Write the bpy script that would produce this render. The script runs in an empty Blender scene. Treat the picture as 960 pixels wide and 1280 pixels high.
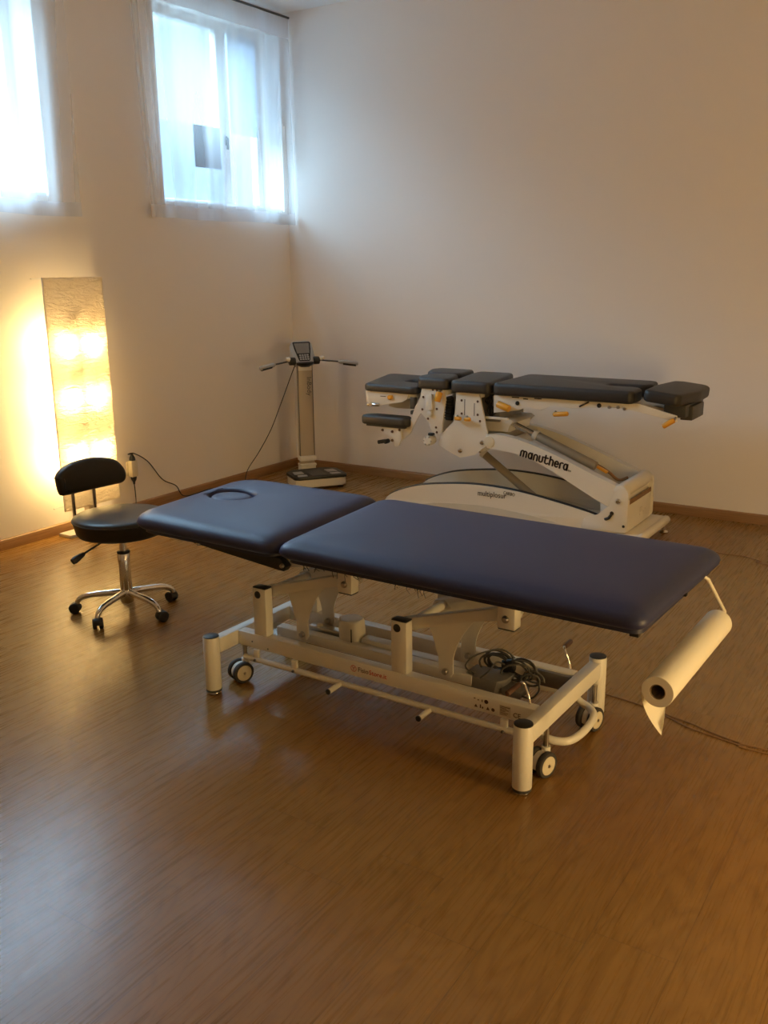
import bpy, bmesh, math, random
from mathutils import Vector, Matrix
random.seed(7)
C = bpy.context.scene.collection
PI = math.pi

SKY = 22.0
EXPO = 0.58
LAMPS = [(5.6, -3.6, .3, 30), (5.6, -3.6, .75, 38)]
BEDROOT = (3.4909, -3.4310, 0)
BEDROT = -0.02180
CAMMAT = Matrix(((0.842293, -0.127936, 0.523617, 4.48477), (0.538920, 0.218537, -0.813515, -5.70895), (-0.010352, 0.967406, 0.253019, 1.50000), (0, 0, 0, 1)))
# ------------------------------------------------------------------ materials
def mat(name, col, rough=.5, metal=0, bump=0, bscale=200, spec=.5, coat=0, detail=4):
    m = bpy.data.materials.new(name); m.use_nodes = True
    nt = m.node_tree; b = nt.nodes['Principled BSDF']
    b.inputs['Base Color'].default_value = (*col, 1); b.inputs['Roughness'].default_value = rough
    b.inputs['Metallic'].default_value = metal
    b.inputs['Specular IOR Level'].default_value = spec
    b.inputs['Coat Weight'].default_value = coat
    tc = nt.nodes.new('ShaderNodeTexCoord')
    n = nt.nodes.new('ShaderNodeTexNoise'); n.inputs['Scale'].default_value = bscale; n.inputs['Detail'].default_value = detail
    nt.links.new(tc.outputs['Object'], n.inputs['Vector'])
    if bump:
        bp = nt.nodes.new('ShaderNodeBump'); bp.inputs['Strength'].default_value = bump; bp.inputs['Distance'].default_value = .002
        nt.links.new(n.outputs['Fac'], bp.inputs['Height']); nt.links.new(bp.outputs['Normal'], b.inputs['Normal'])
    # slight roughness variation, so that no surface is perfectly even
    mr = nt.nodes.new('ShaderNodeMapRange'); mr.inputs['To Min'].default_value = max(0, rough - .04); mr.inputs['To Max'].default_value = min(1, rough + .04)
    nt.links.new(n.outputs['Fac'], mr.inputs['Value']); nt.links.new(mr.outputs['Result'], b.inputs['Roughness'])
    return m

M = {}
M['wall'] = mat('wall_paint', (.84, .80, .76), .9, bump=.25, bscale=260, spec=.2)
M['ceiling'] = mat('ceiling_paint', (.82, .80, .78), .9, bump=.1, bscale=120, spec=.2)
M['white'] = mat('white_powder_coat', (.78, .76, .70), .38, bump=.05, bscale=500)
M['cream'] = mat('cream_enamel', (.76, .72, .64), .34, bump=.03, bscale=400)
M['pale'] = mat('pale_plastic', (.62, .59, .52), .42)
M['blue'] = mat('navy_vinyl', (.022, .029, .095), .46, bump=.22, bscale=420, detail=6)
M['bluedark'] = mat('navy_vinyl_crease', (.018, .022, .06), .5, bump=.2, bscale=420)
M['charcoal'] = mat('charcoal_vinyl', (.028, .027, .028), .48, bump=.25, bscale=420)
M['black'] = mat('black_plastic', (.012, .012, .012), .42)
M['blackvinyl'] = mat('black_vinyl', (.014, .013, .012), .38, bump=.15, bscale=300)
M['rubber'] = mat('grey_rubber', (.045, .042, .04), .7)
M['chrome'] = mat('chrome', (.75, .74, .72), .12, 1)
M['steel'] = mat('brushed_steel', (.50, .48, .45), .3, 1)
M['grey'] = mat('grey_plastic', (.22, .21, .20), .45)
M['darkgrey'] = mat('dark_grey_plastic', (.06, .06, .06), .45)
M['silver'] = mat('silver_plastic', (.42, .42, .42), .35, .3)
M['orange'] = mat('orange_plastic', (.75, .36, .03), .4)
M['red'] = mat('red_print', (.45, .03, .02), .6)
M['blackprint'] = mat('black_print', (.02, .012, .01), .6)
M['brownprint'] = mat('brown_print', (.12, .06, .035), .6)
M['screen'] = mat('dark_display', (.03, .033, .035), .2)
M['paper'] = mat('white_paper', (.80, .77, .68), .8, bump=.15, bscale=60)
M['card'] = mat('brown_card_core', (.22, .16, .10), .8)
M['cable'] = mat('grey_cable', (.10, .095, .085), .55)
M['cablebrown'] = mat('brown_cable', (.24, .13, .05), .55)
M['darkcard'] = mat('dark_brown_card', (.05, .035, .035), .8)
M['outlet'] = mat('cream_plastic', (.72, .66, .52), .4)
M['acrylic'] = mat('smoky_column', (.50, .43, .33), .22, bump=.02)
M['windowframe'] = mat('white_window_paint', (.8, .8, .8), .4)

FLOORDARK = (.205, .101, .021); FLOORLIGHT = (.318, .168, .042)
def wood_floor():
    m = bpy.data.materials.new('oak_laminate'); m.use_nodes = True
    nt = m.node_tree; N = nt.nodes.new; L = nt.links.new; b = nt.nodes['Principled BSDF']
    tc = N('ShaderNodeTexCoord'); sep = N('ShaderNodeSeparateXYZ'); L(tc.outputs['Object'], sep.inputs[0])
    def math_(op, a, bb=None, v=None):
        n = N('ShaderNodeMath'); n.operation = op
        for i, x in enumerate((a, bb)):
            if x is None: continue
            if isinstance(x, (int, float)): n.inputs[i].default_value = x
            else: L(x, n.inputs[i])
        return n.outputs[0]
    pw, pl = .194, 1.29
    xs = math_('DIVIDE', sep.outputs['X'], pw); row = math_('FLOOR', xs); fx = math_('FRACT', xs)
    wn = N('ShaderNodeTexWhiteNoise'); wn.noise_dimensions = '1D'; L(row, wn.inputs['W'])
    ys = math_('ADD', math_('DIVIDE', sep.outputs['Y'], pl), math_('MULTIPLY', wn.outputs['Value'], 7.3))
    col = math_('FLOOR', ys); fy = math_('FRACT', ys)
    cid = N('ShaderNodeCombineXYZ'); L(row, cid.inputs[0]); L(col, cid.inputs[1])
    wn2 = N('ShaderNodeTexWhiteNoise'); wn2.noise_dimensions = '3D'; L(cid.outputs[0], wn2.inputs['Vector'])
    # grain: stretched noise, offset per plank
    off = N('ShaderNodeVectorMath'); off.operation = 'MULTIPLY_ADD'
    L(wn2.outputs['Color'], off.inputs[0]); off.inputs[1].default_value = (9, 9, 9); L(tc.outputs['Object'], off.inputs[2])
    def stretched(sc, scale, detail, dist):
        mp = N('ShaderNodeMapping'); mp.inputs['Scale'].default_value = sc; L(off.outputs[0], mp.inputs[0])
        n = N('ShaderNodeTexNoise'); n.inputs['Scale'].default_value = scale; n.inputs['Detail'].default_value = detail; n.inputs['Distortion'].default_value = dist
        L(mp.outputs[0], n.inputs['Vector']); return n.outputs['Fac']
    fine = stretched((48, 1.5, 1), 3.2, 7, .15)
    broad = stretched((7.5, 1.3, 1), 1.0, 2.0, .6)
    # cathedral figure: bands of a slowly varying field
    bands = math_('ADD', math_('MULTIPLY', math_('SINE', math_('MULTIPLY', broad, 85)), .5), .5)
    bands = math_('POWER', bands, .4)
    ramp = N('ShaderNodeValToRGB'); e = ramp.color_ramp.elements
    e[0].position = .14; e[0].color = (*FLOORDARK, 1); e[1].position = .50; e[1].color = (*FLOORLIGHT, 1)
    mixv = math_('ADD', math_('MULTIPLY', fine, .40), math_('MULTIPLY', bands, .17))
    mixv = math_('ADD', mixv, math_('MULTIPLY', math_('SUBTRACT', wn2.outputs['Value'], .5), .08))
    L(mixv, ramp.inputs[0])
    # plank joints
    ex = math_('MINIMUM', fx, math_('SUBTRACT', 1.0, fx)); ey = math_('MINIMUM', fy, math_('SUBTRACT', 1.0, fy))
    jx = math_('LESS_THAN', math_('MULTIPLY', ex, pw), .0011); jy = math_('LESS_THAN', math_('MULTIPLY', ey, pl), .0011)
    j = math_('MAXIMUM', jx, jy)
    mx = N('ShaderNodeMix'); mx.data_type = 'RGBA'; L(math_('MULTIPLY', j, .45), mx.inputs['Factor']); L(ramp.outputs[0], mx.inputs['A']); mx.inputs['B'].default_value = (.06, .03, .012, 1)
    L(mx.outputs['Result'], b.inputs['Base Color'])
    b.inputs['Roughness'].default_value = .33
    rr = N('ShaderNodeMapRange'); rr.inputs['To Min'].default_value = .22; rr.inputs['To Max'].default_value = .34; b.inputs['Specular IOR Level'].default_value = .36; L(fine, rr.inputs['Value']); L(rr.outputs[0], b.inputs['Roughness'])
    bp = N('ShaderNodeBump'); bp.inputs['Strength'].default_value = .12; bp.inputs['Distance'].default_value = .001
    L(math_('SUBTRACT', fine, math_('MULTIPLY', j, 1.0)), bp.inputs['Height']); L(bp.outputs[0], b.inputs['Normal'])
    return m
def wood_trim():
    m = bpy.data.materials.new('oak_skirting'); m.use_nodes = True
    nt = m.node_tree; N = nt.nodes.new; L = nt.links.new; b = nt.nodes['Principled BSDF']
    tc = N('ShaderNodeTexCoord'); mp = N('ShaderNodeMapping'); mp.inputs['Scale'].default_value = (1.2, 1.2, 40); L(tc.outputs['Object'], mp.inputs[0])
    n = N('ShaderNodeTexNoise'); n.inputs['Scale'].default_value = 4; n.inputs['Detail'].default_value = 5; L(mp.outputs[0], n.inputs['Vector'])
    ramp = N('ShaderNodeValToRGB'); e = ramp.color_ramp.elements
    e[0].position = .3; e[0].color = (.24, .125, .048, 1); e[1].position = .75; e[1].color = (.38, .215, .095, 1)
    L(n.outputs['Fac'], ramp.inputs[0]); L(ramp.outputs[0], b.inputs['Base Color']); b.inputs['Roughness'].default_value = .4
    return m
M['floor'] = wood_floor()
M['trim'] = wood_trim()

def cloth(name, col, transp, transl):
    m = bpy.data.materials.new(name); m.use_nodes = True
    nt = m.node_tree; N = nt.nodes.new; L = nt.links.new
    nt.nodes.remove(nt.nodes['Principled BSDF']); out = nt.nodes['Material Output']
    d = N('ShaderNodeBsdfDiffuse'); t = N('ShaderNodeBsdfTranslucent'); tr = N('ShaderNodeBsdfTransparent')
    tc = N('ShaderNodeTexCoord'); n = N('ShaderNodeTexNoise'); n.inputs['Scale'].default_value = 30; n.inputs['Detail'].default_value = 5
    mp = N('ShaderNodeMapping'); mp.inputs['Scale'].default_value = (1, 3, .4); L(tc.outputs['Object'], mp.inputs[0]); L(mp.outputs[0], n.inputs['Vector'])
    mr = N('ShaderNodeMix'); mr.data_type = 'RGBA'; L(n.outputs['Fac'], mr.inputs['Factor'])
    mr.inputs['A'].default_value = (*[c*.92 for c in col], 1); mr.inputs['B'].default_value = (*col, 1)
    L(mr.outputs['Result'], d.inputs[0]); L(mr.outputs['Result'], t.inputs[0])
    a = N('ShaderNodeMixShader'); a.inputs[0].default_value = transl; L(d.outputs[0], a.inputs[1]); L(t.outputs[0], a.inputs[2])
    c = N('ShaderNodeMixShader'); L(a.outputs[0], c.inputs[1]); L(tr.outputs[0], c.inputs[2])
    # an open weave closes up where the cloth is seen edge-on, so folds read as denser
    lw_ = N('ShaderNodeLayerWeight'); lw_.inputs[0].default_value = .5
    mm = N('ShaderNodeMapRange'); mm.inputs['From Min'].default_value = .15; mm.inputs['From Max'].default_value = .6; mm.inputs['To Min'].default_value = min(1, transp*1.25); mm.inputs['To Max'].default_value = transp*.55
    L(lw_.outputs['Facing'], mm.inputs['Value']); L(mm.outputs['Result'], c.inputs[0])
    L(c.outputs[0], out.inputs[0]); return m
M['curtain'] = cloth('sheer_curtain_cloth', (.84, .86, .88), .58, .42)
M['hem'] = cloth('curtain_hem_cloth', (.86, .88, .92), .12, .40)

def lamp_paper():
    m = bpy.data.materials.new('crumpled_lamp_paper'); m.use_nodes = True
    nt = m.node_tree; N = nt.nodes.new; L = nt.links.new
    nt.nodes.remove(nt.nodes['Principled BSDF']); out = nt.nodes['Material Output']
    d = N('ShaderNodeBsdfDiffuse'); t = N('ShaderNodeBsdfTranslucent'); tr = N('ShaderNodeBsdfTransparent')
    tc = N('ShaderNodeTexCoord'); mp = N('ShaderNodeMapping'); mp.inputs['Scale'].default_value = (1, 1, 3.2); L(tc.outputs['Object'], mp.inputs[0])
    n = N('ShaderNodeTexNoise'); n.inputs['Scale'].default_value = 14; n.inputs['Detail'].default_value = 7; n.inputs['Distortion'].default_value = 1.2; L(mp.outputs[0], n.inputs['Vector'])
    bp = N('ShaderNodeBump'); bp.inputs['Strength'].default_value = .9; bp.inputs['Distance'].default_value = .02; L(n.outputs['Fac'], bp.inputs['Height'])
    for s in (d, t): s.inputs[0].default_value = (.85, .76, .60, 1); L(bp.outputs[0], s.inputs['Normal'])
    a = N('ShaderNodeMixShader'); a.inputs[0].default_value = .38; L(d.outputs[0], a.inputs[1]); L(t.outputs[0], a.inputs[2])
    c = N('ShaderNodeMixShader'); c.inputs[0].default_value = .05; L(a.outputs[0], c.inputs[1]); L(tr.outputs[0], c.inputs[2])
    L(c.outputs[0], out.inputs[0]); return m
M['lamppaper'] = lamp_paper()
def emit(name, col, s):
    m = bpy.data.materials.new(name); m.use_nodes = True; b = m.node_tree.nodes['Principled BSDF']
    b.inputs['Emission Color'].default_value = (*col, 1); b.inputs['Emission Strength'].default_value = s; b.inputs['Base Color'].default_value = (.8, .75, .6, 1)
    return m
BULB = 280
M['bulb'] = emit('warm_bulb_glass', (1, .68, .27), BULB)
def glass():
    m = bpy.data.materials.new('window_glass'); m.use_nodes = True
    nt = m.node_tree; N = nt.nodes.new; L = nt.links.new
    nt.nodes.remove(nt.nodes['Principled BSDF']); out = nt.nodes['Material Output']
    g = N('ShaderNodeBsdfGlossy'); g.inputs['Roughness'].default_value = .02; t = N('ShaderNodeBsdfTransparent'); t.inputs[0].default_value = (.93, .97, .97, 1)
    mx = N('ShaderNodeMixShader')
    mx.inputs[0].default_value = .06; L(t.outputs[0], mx.inputs[1]); L(g.outputs[0], mx.inputs[2]); L(mx.outputs[0], out.inputs[0]); return m
M['glass'] = glass()
M['pane_dimmer'] = cloth('pane_dimmer_cloth', (.68, .74, .82), .08, .40)  # cloth of the sheets added to dim parts of the window

# ------------------------------------------------------------------ mesh helpers
class MB:
    def __init__(s): s.bm = bmesh.new()
    def _bev(s, vs, r, seg=2):
        if r <= 0: return
        es = {e for v in vs for e in v.link_edges}
        bmesh.ops.bevel(s.bm, geom=list(es), offset=r, segments=seg, affect='EDGES', profile=.5, clamp_overlap=True)
    def box(s, a, b, r=0, rot=None, seg=2):
        a, b = Vector(a), Vector(b); c = (a+b)/2; d = b-a
        bm2 = bmesh.new(); bmesh.ops.create_cube(bm2, size=1)
        for v in bm2.verts: v.co = Vector((v.co.x*d.x, v.co.y*d.y, v.co.z*d.z))
        if r: bmesh.ops.bevel(bm2, geom=bm2.edges[:], offset=min(r, .49*min(abs(d.x), abs(d.y), abs(d.z))), segments=seg, affect='EDGES', profile=.5)
        for v in bm2.verts: v.co = (rot @ v.co if rot else v.co) + c
        s.merge(bm2); return s
    def merge(s, bm2):
        me = bpy.data.meshes.new('t'); bmesh.ops.recalc_face_normals(bm2, faces=bm2.faces[:]); bm2.to_mesh(me); bm2.free(); s.bm.from_mesh(me); bpy.data.meshes.remove(me)
    def prism(s, pts, f0, f1, r=0, seg=2):
        """pts: 2-D outline; f0 / f1 map an outline point to the two end faces"""
        bm2 = bmesh.new()
        A = [bm2.verts.new(f0(p)) for p in pts]; B = [bm2.verts.new(f1(p)) for p in pts]; n = len(pts)
        bm2.faces.new(A); bm2.faces.new(B[::-1])
        for i in range(n): bm2.faces.new((A[i], B[i], B[(i+1) % n], A[(i+1) % n]))
        if r:
            es = [e for e in bm2.edges if (e.verts[0] in A and e.verts[1] in A) or (e.verts[0] in B and e.verts[1] in B)]
            bmesh.ops.bevel(bm2, geom=es, offset=r, segments=seg, affect='EDGES', profile=.5)
        s.merge(bm2); return s
    def plate_y(s, pts, y0, y1, r=0):      # outline in x, z
        return s.prism(pts, lambda p: (p[0], y0, p[1]), lambda p: (p[0], y1, p[1]), r)
    def plate_x(s, pts, x0, x1, r=0):      # outline in y, z
        return s.prism(pts, lambda p: (x0, p[0], p[1]), lambda p: (x1, p[0], p[1]), r)
    def plate_z(s, pts, z0, z1, r=0):
        return s.prism(pts, lambda p: (p[0], p[1], z0), lambda p: (p[0], p[1], z1), r)
    def tube(s, pts, r, n=10, caps=True, closed=False):
        pts = [Vector(p) for p in pts]; rs = r if isinstance(r, (list, tuple)) else [r]*len(pts)
        bm2 = bmesh.new(); rings = []; up = None; m = len(pts)
        for i, p in enumerate(pts):
            if closed: t = pts[(i+1) % m]-pts[i-1]
            else: t = (pts[min(i+1, m-1)]-pts[max(i-1, 0)])
            t.normalize()
            if up is None:
                up = Vector((0, 0, 1)) if abs(t.z) < .9 else Vector((1, 0, 0))
            u = (up - t*up.dot(t))
            if u.length < 1e-5: u = t.orthogonal()
            u.normalize(); w = t.cross(u); up = u
            rings.append([bm2.verts.new(p + (u*math.cos(2*PI*k/n) + w*math.sin(2*PI*k/n))*rs[i]) for k in range(n)])
        R = list(zip(rings, rings[1:])) + ([(rings[-1], rings[0])] if closed else [])
        for a, b in R:
            for k in range(n): bm2.faces.new((a[k], a[(k+1) % n], b[(k+1) % n], b[k]))
        if caps and not closed: bm2.faces.new(rings[0][::-1]); bm2.faces.new(rings[-1])
        s.merge(bm2); return s
    def lathe(s, prof, n=32, axis=None, o=(0, 0, 0), caps=True):
        """prof: list of (radius, height); axis: direction of the height"""
        ax = Vector(axis or (0, 0, 1)).normalized(); u = ax.orthogonal().normalized(); w = ax.cross(u); o = Vector(o)
        bm2 = bmesh.new(); rings = []
        for r, h in prof:
            if r < 1e-6: rings.append([bm2.verts.new(o+ax*h)])
            else: rings.append([bm2.verts.new(o+ax*h+(u*math.cos(2*PI*k/n)+w*math.sin(2*PI*k/n))*r) for k in range(n)])
        for a, b in zip(rings, rings[1:]):
            for k in range(n):
                q = [a[k % len(a)], a[(k+1) % len(a)], b[(k+1) % len(b)], b[k % len(b)]]
                q = list(dict.fromkeys(q))
                if len(q) > 2: bm2.faces.new(q)
        for e in (rings[0], rings[-1]) if caps else ():
            if len(e) > 2: bm2.faces.new(e)
        s.merge(bm2); return s
    def cyl(s, a, b, r, n=24, bev=0):
        a, b = Vector(a), Vector(b); L = (b-a).length
        pr = [(r, 0), (r, L)] if not bev else [(r-bev, 0), (r-bev*.3, bev*.3), (r, bev), (r, L-bev), (r-bev*.3, L-bev*.3), (r-bev, L)]
        return s.lathe(pr, n, b-a, a)
    def ball(s, c, r, n=16):
        return s.lathe([(r*math.sin(PI*i/10), -r*math.cos(PI*i/10)) for i in range(11)], n, None, c)
    def rings(s, rings, cap0=True, cap1=True):
        bm2 = bmesh.new(); R = [[bm2.verts.new(p) for p in r] for r in rings]; n = len(R[0])
        for a, b in zip(R, R[1:]):
            for k in range(n): bm2.faces.new((a[k], a[(k+1) % n], b[(k+1) % n], b[k]))
        if cap0: bm2.faces.new(R[0][::-1])
        if cap1: bm2.faces.new(R[-1])
        s.merge(bm2); return s
    def grid(s, f, nu, nv):
        bm2 = bmesh.new(); V = [[bm2.verts.new(f(i/nu, j/nv)) for j in range(nv+1)] for i in range(nu+1)]
        for i in range(nu):
            for j in range(nv): bm2.faces.new((V[i][j], V[i+1][j], V[i+1][j+1], V[i][j+1]))
        s.merge(bm2); return s
    def xf(s, Mx):
        bmesh.ops.transform(s.bm, matrix=Mx, verts=s.bm.verts[:]); return s
    def build(s, name, m, parent=None, off=None, smooth=True, ang=38):
        me = bpy.data.meshes.new(name)
        if off is not None:
            o = Vector(off)
            for v in s.bm.verts: v.co -= o
        s.bm.to_mesh(me); s.bm.free()
        if smooth:
            for p in me.polygons: p.use_smooth = True
            me.set_sharp_from_angle(angle=math.radians(ang))
        ob = bpy.data.objects.new(name, me); C.objects.link(ob); me.materials.append(m if not isinstance(m, str) else M[m])
        if parent is not None: ob.parent = parent
        return ob

def tag(o, label=None, cat=None, group=None, kind=None):
    if label: o['label'] = label
    if cat: o['category'] = cat
    if group: o['group'] = group
    if kind: o['kind'] = kind
    return o
def empty(name, loc, rz=0, label=None, cat=None, group=None):
    o = bpy.data.objects.new(name, None); C.objects.link(o); o.location = loc; o.rotation_euler = (0, 0, rz); o.empty_display_size = .1
    return tag(o, label, cat, group)
def struct(name, mb, m, parent=None, smooth=False):
    o = mb.build(name, m, parent, smooth=smooth); o['kind'] = 'structure'; return o

def fillet(pts, r, seg=5):
    """round the corners of a closed 2-D outline"""
    out = []; n = len(pts)
    for i in range(n):
        p = Vector(pts[i][:2]); a = Vector(pts[i-1][:2])-p; b = Vector(pts[(i+1) % n][:2])-p
        rr = r[i] if isinstance(r, (list, tuple)) else r
        la, lb = a.length, b.length; a.normalize(); b.normalize()
        ang = a.angle(b)
        if ang > PI-.02 or rr <= 0: out.append(p); continue
        d = min(rr/math.tan(ang/2), .48*la, .48*lb); q0 = p+a*d; q1 = p+b*d
        for k in range(seg+1):
            t = k/seg; out.append(q0*(1-t)**2+p*2*t*(1-t)+q1*t*t)
    return out
def area(p): return sum(p[i-1].x*p[i].y-p[i].x*p[i-1].y for i in range(len(p)))/2
def inset(p, d):
    sg = 1 if area(p) > 0 else -1; out = []; n = len(p)
    for i in range(n):
        t = (p[(i+1) % n]-p[i-1]); t.normalize(); out.append(p[i]+Vector((-t.y, t.x))*sg*d)
    return out
def subdiv(p, step):
    out = []
    for i in range(len(p)):
        a, b = p[i], p[(i+1) % len(p)]; k = max(1, int((b-a).length/step))
        out += [a.lerp(b, j/k) for j in range(k)]
    return out
def pad(outline, r, prof, seg=6):
    """upholstered cushion: outline filleted, then rings of (inset, z)"""
    p = fillet(outline, r, seg)
    return MB().rings([[(q.x, q.y, z) for q in inset(p, i)] for i, z in prof])
def arc(c, r, a0, a1, n, f):
    return [f(c[0]+r*math.cos(a0+(a1-a0)*k/n), c[1]+r*math.sin(a0+(a1-a0)*k/n)) for k in range(n+1)]
def spline(pts, n=8):
    P = [Vector(p) for p in pts]; out = []
    for i in range(len(P)-1):
        p0, p1, p2, p3 = P[max(i-1, 0)], P[i], P[i+1], P[min(i+2, len(P)-1)]
        for k in range(n):
            t = k/n
            out.append(.5*((2*p1)+(p2-p0)*t+(2*p0-5*p1+4*p2-p3)*t*t+(3*p1-p0-3*p2+p3)*t**3))
    out.append(P[-1]); return out
def text(name, s, size, m, parent, Mx, ext=.0006, off=None, sx=1.0, shear=0):
    cu = bpy.data.curves.new(name, 'FONT'); cu.body = s; cu.size = size; cu.extrude = ext; cu.align_x = 'LEFT'; cu.resolution_u = 3; cu.shear = shear
    t = bpy.data.objects.new(name, cu); C.objects.link(t); bpy.context.view_layer.update()
    me = bpy.data.meshes.new_from_object(t.evaluated_get(bpy.context.evaluated_depsgraph_get()))
    bpy.data.objects.remove(t); bpy.data.curves.remove(cu)
    mb = MB(); mb.bm.from_mesh(me); bpy.data.meshes.remove(me)
    mb.xf(Mx @ Matrix.Diagonal((sx, 1, 1, 1)))
    return mb.build(name, m, parent, off=off, smooth=False)
def frame_m(o, x, y):
    x = Vector(x).normalized(); y = Vector(y); y = (y-x*y.dot(x)).normalized(); z = x.cross(y)
    return Matrix(((x.x, y.x, z.x, o[0]), (x.y, y.y, z.y, o[1]), (x.z, y.z, z.z, o[2]), (0, 0, 0, 1)))
def ribbon(strokes, w, ext):
    """monoline lettering: flat strokes with round ends in the xy plane"""
    mb = MB()
    for st in strokes:
        P = [Vector((p[0], p[1])) for p in st]; left, right = [], []
        for i, p in enumerate(P):
            t = (P[min(i+1, len(P)-1)]-P[max(i-1, 0)]).normalized(); nn = Vector((-t.y, t.x))*w/2
            left.append(p+nn); right.append(p-nn)
        t = (P[-1]-P[-2]).normalized(); t0 = (P[0]-P[1]).normalized()
        def cap(p, d): return [p+Vector((d.x*math.cos(a)-d.y*math.sin(a), d.x*math.sin(a)+d.y*math.cos(a)))*w/2 for a in (1.05, .52, 0, -.52, -1.05)]
        for i in range(len(P)-1):
            mb.plate_z([left[i], left[i+1], right[i+1], right[i]], 0, ext)
        mb.plate_z([left[-1]] + cap(P[-1], t) + [right[-1]], 0, ext)
        mb.plate_z([right[0]] + cap(P[0], t0) + [left[0]], 0, ext)
    return mb

# ------------------------------------------------------------------ room  (corner of left and back wall at the origin)
RX, RY, H, TH = 6.9, -8.4, 3.235, .28
W1 = (-1.25, -.045); W2 = (-3.55, -2.13); WZ = (1.905, 3.12)     # the two high window openings in the left wall (y range, z range)
struct('floor', MB().box((-TH, RY-.1, -.08), (RX+.1, .1, 0)), 'floor')
struct('ceiling', MB().box((-TH, RY-.1, H), (RX+.1, .1, H+.1)), 'ceiling')
struct('wall_back', MB().box((-TH, 0, 0), (RX+.1, .1, H)), 'wall')
struct('wall_right', MB().box((RX, RY, 0), (RX+.1, 0, H)), 'wall')
struct('wall_front', MB().box((-TH, RY-.1, 0), (RX+.1, RY, H)), 'wall')
w = MB()
w.box((-TH, RY, 0), (0, 0, WZ[0])).box((-TH, RY, WZ[1]), (0, 0, H))
w.box((-TH, RY, WZ[0]), (0, W2[0], WZ[1])).box((-TH, W2[1], WZ[0]), (0, W1[0], WZ[1])).box((-TH, W1[1], WZ[0]), (0, 0, WZ[1]))
struct('wall_left', w, 'wall')
def skirting(f):
    return MB().prism([(0, 0), (.014, 0), (.014, .050), (.011, .058), (.005, .062), (0, .062)], lambda p: f(p, 0), lambda p: f(p, 1))
struct('baseboard_back', skirting(lambda p, k: ((.0, RX)[k], -p[0], p[1])), 'trim', smooth=True)
struct('baseboard_left', skirting(lambda p, k: (p[0], (RY, .0)[k], p[1])), 'trim', smooth=True)
struct('baseboard_right', skirting(lambda p, k: (RX-p[0], (RY, .0)[k], p[1])), 'trim', smooth=True)

def window(name, y0, y1, pane_dimmer, panel, ym):
    x0, x1 = -.25, -.19; z0, z1 = WZ; f = .055
    mb = MB()
    mb.box((x0, y0, z0), (x1, y0+f, z1), .004).box((x0, y1-f, z0), (x1, y1, z1), .004)
    mb.box((x0, y0+f, z0), (x1, y1-f, z0+f), .004).box((x0, y0+f, z1-f), (x1, y1-f, z1), .004)
    o = struct(name, mb, 'windowframe')
    mb = MB().box((x0+.005, ym-.05, z0+f), (x1-.003, ym+.05, z1-f), .004); mb.build('mullion', 'windowframe', o)
    for a, b in ((y0+f, ym-.05), (ym+.05, y1-f)):
        MB().box((x0+.02, a, z0+f), (x0+.026, b, z1-f)).build('glass_pane', 'glass', o, smooth=False)
    MB().box((x1-.003, ym-.012, 2.34), (x1+.012, ym+.012, 2.40), .003).box((x1+.012, ym-.008, 2.31), (x1+.026, ym+.008, 2.39), .005).build('window_handle', 'darkgrey', o)
    MB().box((-.19, y0, z0-.0), (-.02, y1, z0+.02), .004).build('window_sill', 'windowframe', o)
    if pane_dimmer:  # sheet added to dim the daylight in the upper right pane
        MB().box((x1+.012, ym+.052, 2.42), (x1+.014, y1-f, z1-f)).build('upper_pane_dimmer', 'pane_dimmer', o, smooth=False)
    if panel:  # second added sheet, makes the lower left pane less bright
        MB().box((x1+.010, y0+f, z0+f), (x1+.012, ym-.052, 2.44)).build('lower_pane_dimmer', 'pane_dimmer', o, smooth=False)
    return o
window('window_1', *W1, True, True, -.44)
window('window_2', *W2, False, False, -2.84)

def curtain(name, yl0, yl1, yr, ztop, zbot, label, seed, x0=.062):
    """yl0 / yl1: left edge at top and bottom, yr: right edge"""
    rnd = random.Random(seed); ph = [rnd.uniform(0, 6.28) for _ in range(6)]; am = [rnd.uniform(.6, 1.3) for _ in range(6)]
    def fold(s, v):
        k = .35+.65*v; edge = math.exp(-((s)/.14)**2)
        x = x0+.018*k*(am[0]*math.sin(17*s+ph[0]+.5*v)+am[1]*.7*math.sin(31*s+ph[1]-1.2*v)+.35*am[2]*math.sin(63*s+ph[2]+2*v))
        return x+.010*edge*math.sin(95*s)+.004*math.sin(9*s+3*v+ph[4])*v
    def P(s, v, dx=0):
        yl = yl0+(yl1-yl0)*v
        z = ztop+(zbot-ztop)*v + .004*v*math.sin(11*s+ph[5])
        return (fold(s, v)+dx, yl+(yr-yl)*s, z)
    o = MB().grid(lambda u, v: P(u, v), 110, 60).build(name, 'curtain', ang=180)
    tag(o, label, 'curtain', 'sheer curtains on the high windows')
    hb = 1-.075/(ztop-zbot); ht = .13/(ztop-zbot)
    MB().grid(lambda u, v: P(u, hb+(1-hb)*v, .0035), 110, 5).build('hem_band', 'hem', o, ang=180)
    MB().grid(lambda u, v: P(u, ht*v, .0035), 110, 6).build('heading_band', 'hem', o, ang=180)
    return o
curtain('sheer_curtain', -1.50, -1.45, -.016, 3.187, 1.815, 'sheer white curtain over the right window beside the wall corner', 3)
curtain('sheer_curtain', -3.75, -3.70, -1.96, 3.187, 1.800, 'sheer white curtain over the left window, cut by the photo edge', 8)
rod = MB().cyl((.062, -4.0, 3.198), (.062, -.004, 3.198), .0075, 12).build('curtain_rod', 'darkgrey')
tag(rod, 'thin dark curtain rod running under the ceiling along the left wall', 'curtain rod')
MB().box((.0005, -1.72, 3.188), (.058, -1.70, 3.208), .003).build('rod_bracket', 'darkgrey', rod)
sign = MB().box((-.178, -.77, 2.174), (-.170, -.517, 2.441), .001).box((-.170, -.648, 2.174), (-.168, -.642, 2.441)).build('card_sheet', 'darkcard', smooth=False)
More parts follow.
